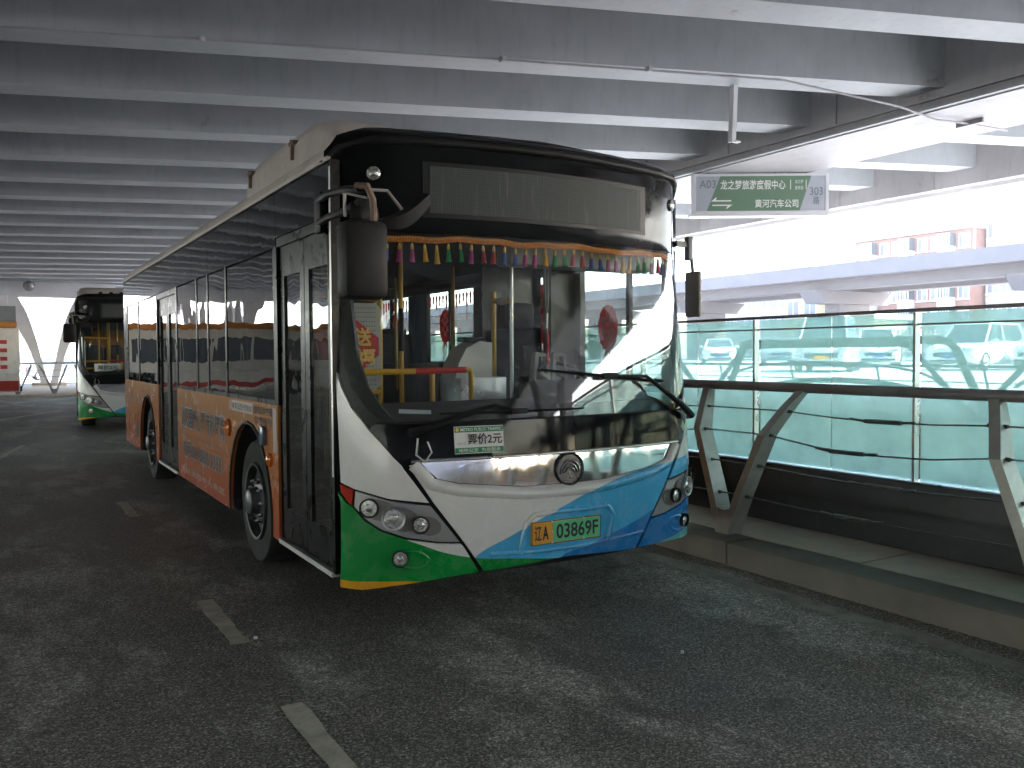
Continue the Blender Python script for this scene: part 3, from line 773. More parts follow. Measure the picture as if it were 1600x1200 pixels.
# licence plate in its recess
strip('plate_recess', lerp_pts([(-.33, .43), (-.30, .60), (-.24, .652), (0, .655), (.30, .655), (.345, .60), (.30, .43)], 4), .016, LP, bus, .018)
strip('bumper_crease', lerp_pts([(-.52, .445), (-.2, .432), (0, .430), (.2, .432), (.62, .45)], 6), .014, LP, bus, .010)
pl = MB(); pu0, pu1, pz0, pz1 = -.262, .238, .468, .606; yp = yf(.25, .47)-.012
def PL(a, b, d): return (pu0+(pu1-pu0)*a, yp+.012-d, pz0+(pz1-pz0)*b)
pl.prism([(0, 0), (1, 0), (1, 1), (0, 1)], PL, 0, .012); plo = pl.build('licence_plate', PLY, bus)
m_ = MB(); m_.prism([(.30, .06), (.985, .06), (.985, .94), (.30, .94)], PL, .0125, .014); m_.build('green_field', PLG, plo)
m_ = MB()
for key, a0, a1, b0, b1 in (('liao', .04, .135, .18, .82), ('pa', .15, .235, .2, .8), ('num', .345, .96, .17, .83)):
    o_ = Vector(PL(a0, b0, .015)); m_.text(key, o_, Vector(PL(a1, b0, .015))-o_, Vector(PL(a0, b1, .015))-o_)
for P in ([(.0, 0), (1, 0), (1, .03), (0, .03)], [(0, .97), (1, .97), (1, 1), (0, 1)], [(0, 0), (.008, 0), (.008, 1), (0, 1)], [(.992, 0), (1, 0), (1, 1), (.992, 1)]): m_.prism(P, PL, .0125, .0135)
m_.build('plate_characters', INK, plo, smooth=0, fix=False)
for a, b in ((.28, .06), (.28, .94), (.74, .06), (.74, .94), (.285, .5)):
    m_ = MB(); m_.lathe(PL(a, b, .014), (0, -1, 0), [(0, .008), (.004, .007), (.006, .001)], 10); m_.build('screw', ALU, plo)

# black mask below the glass, windscreen, black destination panel
panel('lower_mask', [(-1.055, 1.03), (-1.166, 1.186), (-1.135, 1.2155), (1.135, 1.2155), (1.166, 1.186), (1.055, 1.03), (1.01, 1.012), (-1.01, 1.012)], BLACKGLOSS, bus, off=0, inset=.001)
panel('windscreen', [(-1.10, 1.222), (1.10, 1.222), (1.165, 1.29), (1.225, 1.40), (1.258, 1.54), (1.272, 1.70), (1.280, 1.90), (1.282, 2.285), (-1.282, 2.285), (-1.280, 1.90), (-1.272, 1.70), (-1.258, 1.54), (-1.225, 1.40), (-1.165, 1.29)], WS, bus, off=0, thick=.006)
strip('windscreen_seal', lerp_pts([(-1.13, 1.216), (0, 1.218), (1.13, 1.216)], 10), .006, RUBBER, bus, .006)
for mm in (lambda p: p, mir):
    panel('screen_pillar', mm([(-1.287, 2.29), (-1.287, 1.86), (-1.278, 1.54), (-1.262, 1.415), (-1.232, 1.302), (-1.168, 1.19), (-1.13, 1.2165), (-1.03, 1.2165), (-1.10, 1.30), (-1.165, 1.42), (-1.20, 1.58), (-1.215, 1.86), (-1.22, 2.29)]), BLACKWIN, bus, off=-.010, thick=.03)
panel('destination_panel', [(-E1, 2.29), (E1, 2.29), (E1, 2.77), (1.24, 2.85), (1.1, 2.895), (0, 2.915), (-1.1, 2.895), (-1.24, 2.85), (-E1, 2.77)], mat('destination_black', (.007, .008, .009), .10, var=.3, spec=.15, dirt=.03), bus, off=0, inset=.001, zcut=[i*.04 for i in range(80)])
strip('roof_visor', lerp_pts([(-1.275, 2.70), (-1.23, 2.77), (-1.1, 2.80), (0, 2.81), (1.1, 2.80), (1.23, 2.77), (1.275, 2.70)], 6), .022, BLACKPL, bus, .030)
# led display
panel('display_frame', [(-.825, 2.38), (.79, 2.38), (.79, 2.695), (-.825, 2.695)], mat('display_bezel', (.016, .017, .018), .4, spec=.25), bus, off=.003, thick=.006, zcut=[])
panel('led_display', [(-.785, 2.405), (.735, 2.405), (.735, 2.67), (-.785, 2.67)], MATS['led_matrix'], bus, off=.006, thick=.004, zcut=[])
for u in (-1.088, 1.09):
    b_ = fsurf(u, 2.615, 0); nn = (fsurf(u, 2.615, .02)-b_).normalized()
    m_ = MB(); m_.lathe(b_, nn, [(-.005, .040), (.012, .040), (.018, .034), (.014, .030), (.024, .018), (.026, .001)], 18); m_.build('marker_lamp', LENS, bus)
# wipers
def wiper(piv, elbow, a, b):
    m_ = MB(); P = [fsurf(*piv, .03), fsurf(*piv, .06), fsurf(piv[0]*.7+elbow[0]*.3, piv[1]*.7+elbow[1]*.3, .075), fsurf(*elbow, .07), fsurf((a[0]+b[0])/2, (a[1]+b[1])/2, .06)]
    m_.tube(P, [.024, .026, .020, .012, .010], 8); w_ = m_.build('wiper', BLACKPL, bus)
    m_ = MB(); n = 14; L = [(a[0]+(b[0]-a[0])*i/n, a[1]+(b[1]-a[1])*i/n) for i in range(n+1)]
    vs_ = []; fs_ = []
    for i, (u, z) in enumerate(L):
        tp = 1-.5*abs(2*i/n-1)
        for dz, o_ in ((.010*tp, .022), (.004, .045*tp+.02), (-.010*tp, .022), (0, .006)): vs_.append(fsurf(u, z+dz, o_))
    for i in range(n):
        for j in range(4): fs_.append((i*4+j, i*4+(j+1) % 4, i*4+4+(j+1) % 4, i*4+4+j))
    fs_ += [(0, 1, 2, 3), (n*4, n*4+1, n*4+2, n*4+3)]
    m_.add(vs_, fs_); m_.build('wiper_blade', RUBBER, w_)
    m_ = MB(); c_ = fsurf((a[0]+b[0])/2, (a[1]+b[1])/2, .05); m_.box(c_, (.11, .03, .035), bev=.006); m_.build('wiper_clip', BLACKPL, w_)
wiper((-.965, 1.165), (-.50, 1.298), (-.80, 1.262), (.12, 1.262))
wiper((1.075, 1.17), (.62, 1.44), (-.18, 1.50), (.83, 1.405))
m_ = MB(); b_ = fsurf(-.93, 1.13, .02); m_.tube([b_, b_+Vector((-.02, -.02, -.09)), b_+Vector((.03, -.03, -.13)), b_+Vector((.07, -.03, -.08)), b_+Vector((.05, -.02, -.02))], .006, 6); m_.build('washer_hose', SIGNF, bus)
# fare notice
nu0, nu1, nz0, nz1 = -.722, -.425, 1.032, 1.187
nb = panel('fare_notice', [(nu0, nz0), (nu1, nz0), (nu1, nz1), (nu0, nz1)], WHITEP, bus, off=.006, thick=.004, ucut=[], zcut=[])
for z0, z1 in ((nz0+.004, nz0+.034), (nz1-.034, nz1-.004)):
    panel('green_band', [(nu0+.003, z0), (nu1-.003, z0), (nu1-.003, z1), (nu0+.003, z1)], GREENT, nb, off=.0075, thick=.001, ucut=[], zcut=[])
def ntext(mb, key, u0, u1, z0, z1, off):
    o_ = fsurf(u0, z0, off); mb.text(key, o_, fsurf(u1, z0, off)-o_, fsurf(u0, z1, off)-o_)
m_ = MB(); ntext(m_, 'price', -.645, -.437, nz0+.050, nz0+.112, .0085); m_.build('price_lettering', INK, nb, smooth=0, fix=False)
m_ = MB(); ntext(m_, 'tiny', -.708, -.655, nz0+.050, nz0+.066, .0085); m_.build('small_lettering', SILVERP, nb, smooth=0, fix=False)
m_ = MB(); ntext(m_, 'metro', -.685, -.437, nz1-.028, nz1-.010, .0095); ntext(m_, 'serve', -.700, -.448, nz0+.008, nz0+.030, .0095); stuff(m_.build('white_lettering', WHITEP, nb, smooth=0, fix=False))
m_ = MB(); m_.lathe(fsurf(-.704, nz1-.019, .008), (0, -1, 0), [(0, .011), (.001, .011), (.0012, .001)], 14); m_.build('round_emblem', GOLD, nb)
panel('yellow_sticker', [(1.03, 1.10), (1.065, 1.065), (1.10, 1.10), (1.065, 1.14)], mat('lime_sticker', (.42, .50, .25), .5), bus, off=.002, thick=.002, ucut=[], zcut=[])
panel('dash_label', [(-1.02, 1.272), (-.84, 1.262), (-.84, 1.285), (-1.02, 1.295)], mat('pale_label', (.45, .50, .55), .5), bus, off=-.014, thick=.002, ucut=[], zcut=[])

# ---- body sides
BL = 9.98
def lsurf(a, z, off=0.): return Vector((-WB-off, a, z))
def rsurf(a, z, off=0.): return Vector((WB+off, a, z))
def arch(y, r=.63, zc=.42, hgt=.65, z0=.315, n=14):
    t0 = math.asin(max(-1, (z0-zc)/hgt)); return [(y+r*math.cos(t), zc+hgt*math.sin(t)) for t in [math.pi-t0-(math.pi-2*t0)*i/n for i in range(n+1)]]
W1, W2 = 2.44, 7.70
Z0, ZB, ZH, ZT = .315, 1.255, 2.33, 2.70
NC = dict(ucut=[], zcut=[])
sw = [1.69, 3.12, 3.85, 4.34, 5.42]
def side(surf, left):
    rng_ = [('front', 1.63, 5.52), ('rear', 6.80, BL)] if left else [('all', .50, BL)]
    for nm, a, b in rng_:
        P = [(a, Z0)]
        for wy in (W1, W2):
            if a < wy < b: P += arch(wy)
        P += [(b, Z0), (b, ZB), (a, ZB)]
        panel('lower_panel', P, OW, bus, surf=surf, inset=.002, **NC)
    # header
    cuts = [.50, 1.62, 2.36, 3.12, 3.85, 4.6, 5.5, 6.8, 7.8, 8.8, BL]
    for a, b in zip(cuts[:-1], cuts[1:]): panel('header_panel', [(a, ZH+.06 if left and a < 1.6 else ZH), (b, ZH+.06 if left and a < 1.6 else ZH), (b, ZT), (a, ZT)], SIDEB, bus, surf=surf, inset=.0025, ucut=[(a+b)/2], zcut=[])
side(lsurf, True); side(rsurf, False)
def window(surf, y0, y1, z0, z1, g, name='side_window'):
    o = panel(name, [(y0, z0), (y1, z0), (y1, z1), (y0, z1)], g, bus, surf=surf, off=-.004, thick=.005, ucut=[y0+(y1-y0)*.5], zcut=[], inset=.004)
    return o
for y0, y1 in ((1.69, 3.12), (3.17, 3.85), (3.90, 4.36), (4.41, 5.50), (6.84, 8.35), (8.42, 9.5)):
    window(lsurf, y0, y1, ZB+.03, ZH-.01, SIDEG)
    ym = y0+(y1-y0)*.55
    m_ = MB(); m_.rng(-WB+.006, -WB+.04, ym-.018, ym+.018, ZB+.05, ZH-.02); m_.build('window_bar', BLACKWIN, bus, smooth=0)
for a, b in ((1.60, 1.69), (3.12, 3.17), (3.85, 3.90), (4.36, 4.41), (5.44, 5.54), (6.78, 6.84), (8.35, 8.42), (9.5, BL)):
    m_ = MB(); m_.rng(-WB-.002, -WB+.045, a, b, ZB, ZH); m_.build('window_pillar', BLACKWIN, bus, smooth=0)
m_ = MB(); m_.rng(-WB-.001, -WB+.03, 1.63, 5.5, ZB, ZB+.03); m_.build('window_sill', BLACKWIN, bus, smooth=0)
# right side: windows
rw = [(.60, 1.62), (1.75, 3.0), (3.50, 4.62), (5.05, 6.3), (6.4, 7.6), (7.7, 9.4)]
for i, (y0, y1) in enumerate(rw):
    window(rsurf, y0, y1, 1.30 if i == 0 else ZB+.25, ZH-.04, RIGHTG)
    ym = 1.0 if i == 0 else (y0+y1)/2
    m_ = MB(); m_.rng(WB-.045, WB-.010, ym-.02, ym+.02, ZB, ZH); m_.build('window_bar', BLACKWIN, bus, smooth=0)
for a, b in [(.5, .6)]+[(p[1], q_[0]) for p, q_ in zip(rw[:-1], rw[1:])]+[(9.4, BL)]:
    m_ = MB(); m_.rng(WB-.05, WB+.001, a, b, ZB, ZH); m_.build('window_pillar', GREYINT if a < 2 else DARKINT, bus, smooth=0)
m_ = MB(); m_.rng(WB-.05, WB, 1.62, BL, ZB, ZB+.26); m_.build('window_sill', BLACKWIN, bus, smooth=0)
# A-pillar strip between door and mask
m_ = MB(); m_.rng(-WB-.004, -WB+.05, .465, .505, .34, 2.70); m_.build('corner_post', BLACKWIN, bus, smooth=0)
m_ = MB(); m_.rng(-WB-.010, -WB-.005, .470, .486, .9, 2.66); m_.build('drip_trim', ALU, bus, smooth=0)
# doors (front and middle): two leaves each, frame of four bars, pane, bottom kick panel
def door(y0, y1, zt):
    mid = (y0+y1)/2
    for a, b in ((y0+.015, mid-.006), (mid+.006, y1-.015)):
        m_ = MB(); x0, x1 = -WB+.020, -WB+.055; w = .085
        m_.rng(x0, x1, a, a+w, .36, zt); m_.rng(x0, x1, b-w, b, .36, zt); m_.rng(x0, x1, a+w, b-w, zt-.20, zt); m_.rng(x0, x1, a+w, b-w, .36, .56)
        dr = m_.build('door_leaf', BLACKWIN, bus, smooth=0)
        m_ = MB(); m_.rng(x0+.012, x0+.018, a+w, b-w, .56, zt-.20); m_.build('door_pane', DOORG, dr, smooth=0)
        m_ = MB(); m_.tube([(x1+.05, a+w+.03, .75), (x1+.05, a+w+.03, 2.0)], .016, 8); m_.build('door_handle', ALU, dr)
    m_ = MB(); m_.rng(-WB-.012, -WB+.03, y0, y1, .315, .345); m_.build('door_sill', mat('sill_paint', (.55, .54, .52), .5), bus, smooth=0)
    m_ = MB(); m_.rng(-WB+.0, -WB+.06, y0, y1, zt+.002, zt+.06); m_.build('door_header', BLACKWIN, bus, smooth=0)
door(.51, 1.60, 2.325); door(5.54, 6.78, 2.265)
# printed lettering on the orange wrap
def stx(mb, key, ya, yb_, z0, z1, off):      # reading direction runs from the rear towards the front on this side
    o_ = lsurf(ya, z0, off); mb.text(key, o_, lsurf(yb_, z0, off)-o_, lsurf(ya, z1, off)-o_)
OUTL = mat('wrap_outline', (.46, .36, .30), .4); WINK = mat('wrap_ink', (.022, .02, .028), .6, spec=.2)
for key, a_, b_, z0, z1 in (('hosp_o', 5.30, 3.20, .85, 1.09), ('tel_o', 5.23, 3.40, .55, .75), ('addr', 5.35, 3.3, .395, .452)):
    m_ = MB(); stx(m_, key, a_, b_, z0, z1, .0012); stuff(m_.build('letter_outline', OUTL, bus, smooth=0, fix=False))
for a_, b_, z0, z1 in ((1.66, 1.75, .92, 1.23), (2.30, 2.99, 1.15, 1.235)):
    m_ = MB(); m_.rng(-WB-.0018, -WB-.0012, a_, b_, z0, z1); m_.build('pale_label', OUTL, bus, smooth=0)
for key, a_, b_, z0, z1 in (('hosp', 5.28, 3.22, .862, 1.078), ('tel', 5.21, 3.42, .562, .738), ('bus', 2.97, 2.33, 1.165, 1.22), ('met2', 2.26, 1.76, 1.165, 1.225), ('red', 2.26, 1.76, 1.09, 1.15)):
    m_ = MB(); stx(m_, key, a_, b_, z0, z1, .0026); stuff(m_.build('wrap_lettering', WINK, bus, smooth=0, fix=False))
m_ = MB(); m_.lathe((-WB, 3.10, 1.0), (-1, 0, 0), [(0, .075), (.02, .075), (.028, .06), (.02, .05), (.012, .04), (.012, .001)], 18); m_.build('filler_cap', AMBER, bus)
m_ = MB(); m_.rng(-WB-.035, -WB, 1.92, 2.03, .95, 1.09, bev=.012); m_.build('repeater_lamp', mat('blue_grey_lamp', (.13, .18, .26), .2), bus)
m_ = MB(); m_.lathe((-WB, 1.82, .86), (-1, 0, 0), [(0, .05), (.02, .048), (.032, .03), (.036, .001)], 14); m_.build('side_marker', AMBER, bus)
for y in (6.95, 8.9):
    m_ = MB(); m_.rng(-WB-.012, -WB, y, y+.09, .70, .78, bev=.004); m_.build('side_marker', AMBER, bus)
for (a, b, z) in ((3.3, 5.5, .79), (7.9, 9.9, 1.02)):
    m_ = MB(); m_.rng(-WB-.0012, -WB-.0004, a, b, z, z+.008); m_.build('panel_gap', INK, bus, smooth=0)
m_ = MB(); m_.rng(-WB-.004, -WB, 8.65, 8.85, .45, .68); m_.build('service_flap', BLACKPL, bus, smooth=0)
# wheels
whm = None
for y in (W1, W2):
    for s in (-1, 1):
        m_ = MB(); m_.lathe((0, 0, 0), (s, 0, 0), [(-.28, .30), (-.28, .44), (-.25, .475), (-.03, .475), (0, .455), (.005, .40), (-.005, .30)], 36); w_ = m_.build('wheel', RUBBER, bus, loc=(s*(WB-.05), y, .475))
        m_ = MB(); m_.lathe((0, 0, 0), (s, 0, 0), [(-.004, .30), (.018, .295), (.015, .275), (-.05, .262), (-.06, .20), (-.015, .17), (-.005, .11), (.06, .095), (.075, .07), (.078, .001)], 28); rim = m_.build('rim', mat('wheel_steel', (.09, .09, .095), .42, .7), w_)
        m_ = MB()
        for k in range(10):
            t = 2*math.pi*k/10; m_.lathe((-.03*s, .155*math.cos(t), .155*math.sin(t)), (s, 0, 0), [(0, .018), (.05, .016), (.062, .008), (.063, .001)], 6)
        stuff(m_.build('wheel_nuts', CHROME, w_))
        m_ = MB(); n = 16; vs_ = []; fs_ = []
        for i in range(n+1):
            t = math.pi*i/n
            for x in (s*(WB-.012), s*.62): vs_.append((x, y+.64*math.cos(t), .40+.68*math.sin(t)))
        fs_ = [(2*i, 2*i+1, 2*i+3, 2*i+2) for i in range(n)]
        fs_.append(tuple(2*i+1 for i in range(n+1)))
        m_.add(vs_, fs_); m_.build('wheel_housing', RUBBER, bus, smooth=60)
        if s < 0:
            AP = arch(y, .645, .42, .665); m_ = MB(); m_.tube([(-WB-.004, a, b) for a, b in AP], .012, 6); m_.build('arch_trim', BLACKPL, bus)
# floor, chassis, ceiling, rear
m_ = MB(); m_.rng(-.60, .60, .5, BL-.05, .30, .40); m_.rng(-1.24, 1.24, 3.1, 7.0, .30, .401); m_.rng(-1.24, 1.24, .52, 1.75, .30, .399); m_.rng(-1.24, 1.24, 8.4, BL-.04, .30, .401); m_.build('floor', DARKINT, bus, smooth=0)
m_ = MB(); m_.rng(-.62, .62, .5, 3.1, .40, .42); m_.rng(-1.2, 1.2, 4.2, BL-.1, .70, .80); m_.build('raised_floor', DARKINT, bus, smooth=0)
m_ = MB(); m_.rng(-1.2, 1.2, .75, BL-.05, 2.38, 2.42); m_.rng(-1.24, -1.0, 1.0, BL-.1, 2.20, 2.37, bev=.05); m_.rng(1.0, 1.24, .9, BL-.1, 2.26, 2.37, bev=.05); m_.build('ceiling_liner', DARKINT, bus)
m_ = MB(); m_.rng(-1.27, 1.27, BL, BL+.03, .34, 2.75, bev=.01); m_.build('rear_wall', OW, bus)
# roof
prof = [(-WB, 2.70), (-1.275, 2.78), (-1.2, 2.85), (-1.05, 2.885), (-.6, 2.90), (0, 2.91), (.6, 2.90), (1.05, 2.885), (1.2, 2.85), (1.275, 2.78), (WB, 2.70)]
vs_ = []; fs_ = []
for (x, z) in prof:
    ys_ = yf(x, min(z, 2.89))+.015
    for y in (ys_, .8, BL+.02): vs_.append((x, y, z))
for i in range(len(prof)-1):
    for j in range(2): fs_.append((i*3+j, i*3+j+1, i*3+j+4, i*3+j+3))
m_ = MB(); m_.add(vs_, fs_); m_.add([(v[0], v[1], v[2]-.03) for v in vs_], fs_); m_.build('roof', ROOFP, bus, smooth=60)
m_ = MB(); m_.rng(-WB-.014, -WB+.01, .50, BL, 2.698, 2.722); m_.build('gutter', ROOFP, bus, smooth=0)
# roof pod with rounded nose, latches, front slots
m_ = MB(); P = [(.60, 2.86), (.70, 2.96), (.86, 3.035), (1.05, 3.07), (2.35, 3.07), (2.52, 3.055), (2.58, 3.0), (2.58, 2.70)]
P0 = [(.62, 2.70)]+P
n = len(P0); st = [(-1.245, 0), (-1.235, .7), (-1.19, .93), (-1.10, 1.0), (1.10, 1.0), (1.19, .93), (1.235, .7), (1.245, 0)]
vs_ = [(x, y, 2.70+(z-2.70)*f_) for x, f_ in st for y, z in P0]; fs_ = []
for i in range(len(st)-1):
    for j in range(n-1): fs_.append((i*n+j, i*n+j+1, (i+1)*n+j+1, (i+1)*n+j))
fs_ += [tuple(range(n)), tuple((len(st)-1)*n+j for j in range(n))]
m_.add(vs_, fs_); pod = m_.build('roof_pod', ROOFP, bus, smooth=50)
for y in (1.35, 2.44):
    m_ = MB(); m_.rng(-1.255, -1.20, y-.05, y+.05, 2.965, 2.99); m_.rng(-1.258, -1.21, y-.012, y+.012, 2.87, 3.0); m_.build('latch', RUST, pod, smooth=0)
for i in range(9):
    u = -.8+.2*i; m_ = MB(); m_.box((u, .645, 2.915), (.075, .05, .09), Matrix.Rotation(R(-35), 3, 'X'), bev=.02); m_.build('vent_slot', BLACKPL, pod)
m_ = MB(); m_.rng(-1.247, -1.240, .9, 2.4, 2.755, 2.761); m_.build('pod_seam', RUST, pod, smooth=0)

# ---- mirrors
L = lambda x, y, z: (x-BXC, y-BYC, z)
def rr_box(m_, c_, w, d, hgt, r=.05): m_.box(c_, (w, d, hgt), bev=r)
m_ = MB(); m_.tube([L(1.60, 4.84, 2.49), L(1.555, 4.55, 2.475), L(1.55, 4.28, 2.45), L(1.56, 4.08, 2.42)], .022, 8); m_.tube([L(1.60, 4.84, 2.36), L(1.56, 4.55, 2.35), L(1.55, 4.3, 2.34), L(1.56, 4.08, 2.36)], .022, 8)
m_.rng(1.585-BXC, 1.63-BXC, .55, .66, 2.30, 2.53, bev=.006); ma = m_.build('mirror_arm', BLACKPL, bus)
m_ = MB(); m_.tube([L(1.545, 4.10, 2.44), L(1.575, 4.03, 2.43), L(1.592, 4.0, 2.36), L(1.60, 4.0, 2.22)], .017, 8); m_.build('rusty_stem', RUST, ma)
m_ = MB(); m_.tube([L(1.57, 4.04, 2.415), L(1.69, 4.05, 2.42), L(1.765, 4.04, 2.33)], .008, 6); m_.tube([L(1.52, 4.2, 2.42), L(1.52, 4.2, 2.30)], .008, 6); m_.tube([L(1.51, 4.2, 2.42), L(1.57, 4.02, 2.37)], .007, 6); m_.build('bracket_rod', mat('bracket_zinc', (.42, .40, .36), .5, .5), ma)
m_ = MB(); m_.box(L(1.535, 4.0, 2.06), (.235, .15, .385), bev=.045); m_.build('mirror_housing', BLACKPL, ma)
m_ = MB(); m_.box(L(1.535, 4.078, 2.06), (.20, .006, .34), bev=.002); m_.build('mirror_glass', CHROME, ma)
m_ = MB(); m_.lathe(L(1.60, 4.16, 2.31), (.35, -.9, .05), [(0, .085), (.012, .095), (.03, .085), (.05, .05), (.055, .001)], 20); m_.build('round_mirror', BLACKPL, ma)
bl = MB(); n = 10; vs_ = []; fs_ = []
for i in range(n+1):
    t = i/n; w = .012+.062*math.sin(math.pi*(.15+.62*t)); p_ = Vector(L(1.64+.26*t, 4.03, 2.25+.145*t-.04*math.sin(math.pi*t)))
    for o_ in ((-.02, -w*.55), (.05, -w*.2), (.02, w*.6), (-.05, w*.3)): vs_.append((p_.x-o_[1]*.4, p_.y+o_[0], p_.z+o_[1]))
for i in range(n):
    for j in range(4): fs_.append((i*4+j, i*4+(j+1) % 4, i*4+4+(j+1) % 4, i*4+4+j))
fs_ += [(0, 1, 2, 3), tuple(n*4+j for j in range(4))]
bl.add(vs_, fs_); bl.build('kerb_mirror', BLACKPL, ma)
m_ = MB(); m_.rng(4.19-BXC, 4.31-BXC, .47, .50, 2.36, 2.40); m_.box(L(4.31, 4.72, 2.35), (.045, .05, .17), bev=.006); m_.tube([L(4.325, 4.71, 2.29), L(4.333, 4.70, 2.17)], .013, 8); mr = m_.build('mirror_arm', mat('grey_arm_paint', (.24, .23, .225), .5), bus)
m_ = MB(); m_.box(L(4.335, 4.70, 2.02), (.035, .15, .33), bev=.015); m_.build('mirror_housing', mat('veiled_mirror_plastic', (.26, .235, .225), .5), mr)  # glare veil put into the colour, paler than the left housing

# ---- interior
m_ = MB(); P = [(.30, 1.19), (.46, 1.27), (.62, 1.30), (.74, 1.27), (.76, .45), (.36, .45)]
m_.prism(P, lambda a, b, d: (d, a+.05, b), -1.12, 1.12); m_.build('dashboard', DARKINT, bus)
m_ = MB(); m_.prism([(.5, 1.27), (.66, 1.42), (.86, 1.38), (.9, .8), (.5, .8)], lambda a, b, d: (d, a, b), .18, 1.05); m_.build('instrument_binnacle', mat('mid_grey_interior', (.16, .16, .165), .6), bus)
m_ = MB(); n = 24; m_.tube([(.68+.22*math.cos(2*math.pi*i/n), 1.02+.16*math.sin(2*math.pi*i/n), 1.36+.17*math.sin(2*math.pi*i/n)) for i in range(n+1)], .016, 8); m_.tube([(.68, 1.02, 1.36), (.68, .85, 1.2)], .03, 8); m_.build('steering_wheel', RUBBER, bus)
# grey slotted rack panels beside the wheel
m_ = MB()
for dx in (0, .16):
    for P in ([(0, 0), (.03, 0), (.05, .24), (.02, .24)], [(.13, 0), (.16, 0), (.135, .22), (.11, .24)], [(.02, .215), (.135, .215), (.11, .24), (.03, .25)], [(.03, .10), (.13, .05), (.13, .08), (.03, .13)]):
        m_.prism(P, lambda a, b, d: (.48+dx+a, 1.15+d, 1.36+b), 0, .06)
m_.build('rack_panel', mat('light_grey_plastic', (.38, .38, .37), .5), bus, smooth=0)
m_ = MB(); m_.rng(-.10, 1.10, .50, .70, 2.17, 2.30, bev=.02); m_.build('header_cover', CREAM, bus)
m_ = MB(); m_.rng(1.0, 1.235, 1.70, 1.82, 1.25, 2.3); m_.rng(.25, 1.235, 1.84, 1.88, .5, 1.50); m_.build('cab_partition', GREYINT, bus, smooth=0)
m_ = MB(); m_.rng(.44, 1.0, 1.85, 1.875, 1.50, 2.3); m_.build('cab_screen', mat('dark_screen', (.03, .032, .036), .25), bus, smooth=0)
ds = MB(); ds.box((.72, 1.62, 1.0), (.52, .5, .14), bev=.05); ds.box((.72, 1.80, 1.40), (.50, .12, .80), Matrix.Rotation(R(-8), 3, 'X'), bev=.05); ds.box((.72, 1.78, 1.90), (.30, .1, .22), bev=.04); ds.rng(.55, .9, 1.45, 1.8, .42, .95)
ds.build('driver_seat', mat('black_seat', (.025, .027, .035), .7), bus)
# fare box
m_ = MB(); m_.prism([(0, 0), (.30, 0), (.30, .25), (.20, .26), (.09, .21), (.025, .10)], lambda a, b, d: (-.13+a, 1.22+d, 1.43+b), 0, .24); fb_ = m_.build('fare_box', WHITEPL, bus, smooth=20)
m_ = MB(); m_.rng(-.12, .255, 1.16, 1.5, .42, 1.43, bev=.008); m_.build('steel_cabinet', ALU, fb_)
m_ = MB(); m_.rng(-.03, .14, 1.25, 1.4, 1.685, 1.72, bev=.01); m_.build('card_reader', BLACKPL, fb_)
# poles and rails
def pole(P, r, m, name='grab_pole'): 
    m_ = MB(); m_.tube([L(*p) for p in P], r, 10); return m_.build(name, m, bus)
pole([(2.26, 5.0, 1.49), (2.62, 5.0, 1.495)], .021, REDRAIL, 'padded_rail'); pole([(1.98, 5.0, 1.49), (2.26, 5.0, 1.49)], .019, YELLOW); pole([(1.72, 5.0, 1.485), (1.98, 5.0, 1.49)], .019, YELLOW)
pole([(2.62, 5.0, 1.495), (2.655, 5.0, 1.49), (2.665, 5.0, 1.47), (2.665, 5.0, .42)], .019, YELLOW); pole([(2.50, 5.25, .42), (2.50, 5.25, 1.47)], .019, YELLOW)
pole([(2.43, 5.6, .42), (2.43, 5.6, 2.38)], .016, YELLOW)
m_ = MB(); m_.tube([L(2.43, 5.6, 1.62), L(2.43, 5.6, 1.92)], .019, 10); m_.build('pole_grip', BLACKPL, bus)
pole([(3.18, 5.6, .8), (3.18, 5.6, 2.06)], .018, YELLOW); pole([(3.155, 5.3, .42), (3.155, 5.3, 2.38)], .014, ALU)
pole([(3.18, 5.6, 1.99), (3.155, 5.3, 1.97)], .018, YELLOW)
m_ = MB(); m_.box(L(3.165, 5.45, 1.98), (.05, .08, .05), bev=.01); m_.build('pole_clamp', ALU, bus)
pole([(2.06, 6.15, .42), (2.06, 6.15, 2.38)], .018, YELLOW); pole([(1.78, 5.55, 2.0), (2.26, 5.6, 1.98)], .018, YELLOW); pole([(1.78, 5.55, 1.33), (2.26, 5.6, 1.34)], .018, YELLOW); pole([(2.27, 5.6, .42), (2.27, 5.6, 2.38)], .017, YELLOW)
for k in range(5):
    y = 6.9+1.3*k
    for x in (2.25, 3.5): pole([(x, y, .8), (x, y, 2.38)], .016, YELLOW)
# perforated panel with red diamond notice
px0, px1, pz0_, pz1_ = 1.80, 2.235, 1.36, 1.945
def PP(a, b, d): return L(px0+(px1-px0)*a, 5.52-d, pz0_+(pz1_-pz0_)*b)
m_ = MB(); m_.prism([(0, .06), (.1, 0), (.92, 0), (1, .06), (1, .94), (.92, 1), (.1, 1), (0, .94)], PP, 0, .02); pn = m_.build('door_screen', mat('perforated_grey', (.40, .41, .42), .5), bus, smooth=0)
m_ = MB()
for i in range(10):
    for j in range(18):
        a, b = .50+.045*i, .06+.052*j
        if abs(a-.35)/.62+abs(b-.48)/.44 > 1.02 and a < .95: m_.prism([(a-.010, b), (a, b-.009), (a+.010, b), (a, b+.009)], PP, .0201, .021)
m_.build('perforation', INK, pn, smooth=0)
m_ = MB(); m_.prism([(-.05, .48), (.42, .06), (.96, .40), (.96, .60), (.42, .90), (.12, .90), (-.05, .75)], PP, .022, .026); dn = m_.build('red_diamond', REDPAPER, pn, smooth=0)
m_ = MB()
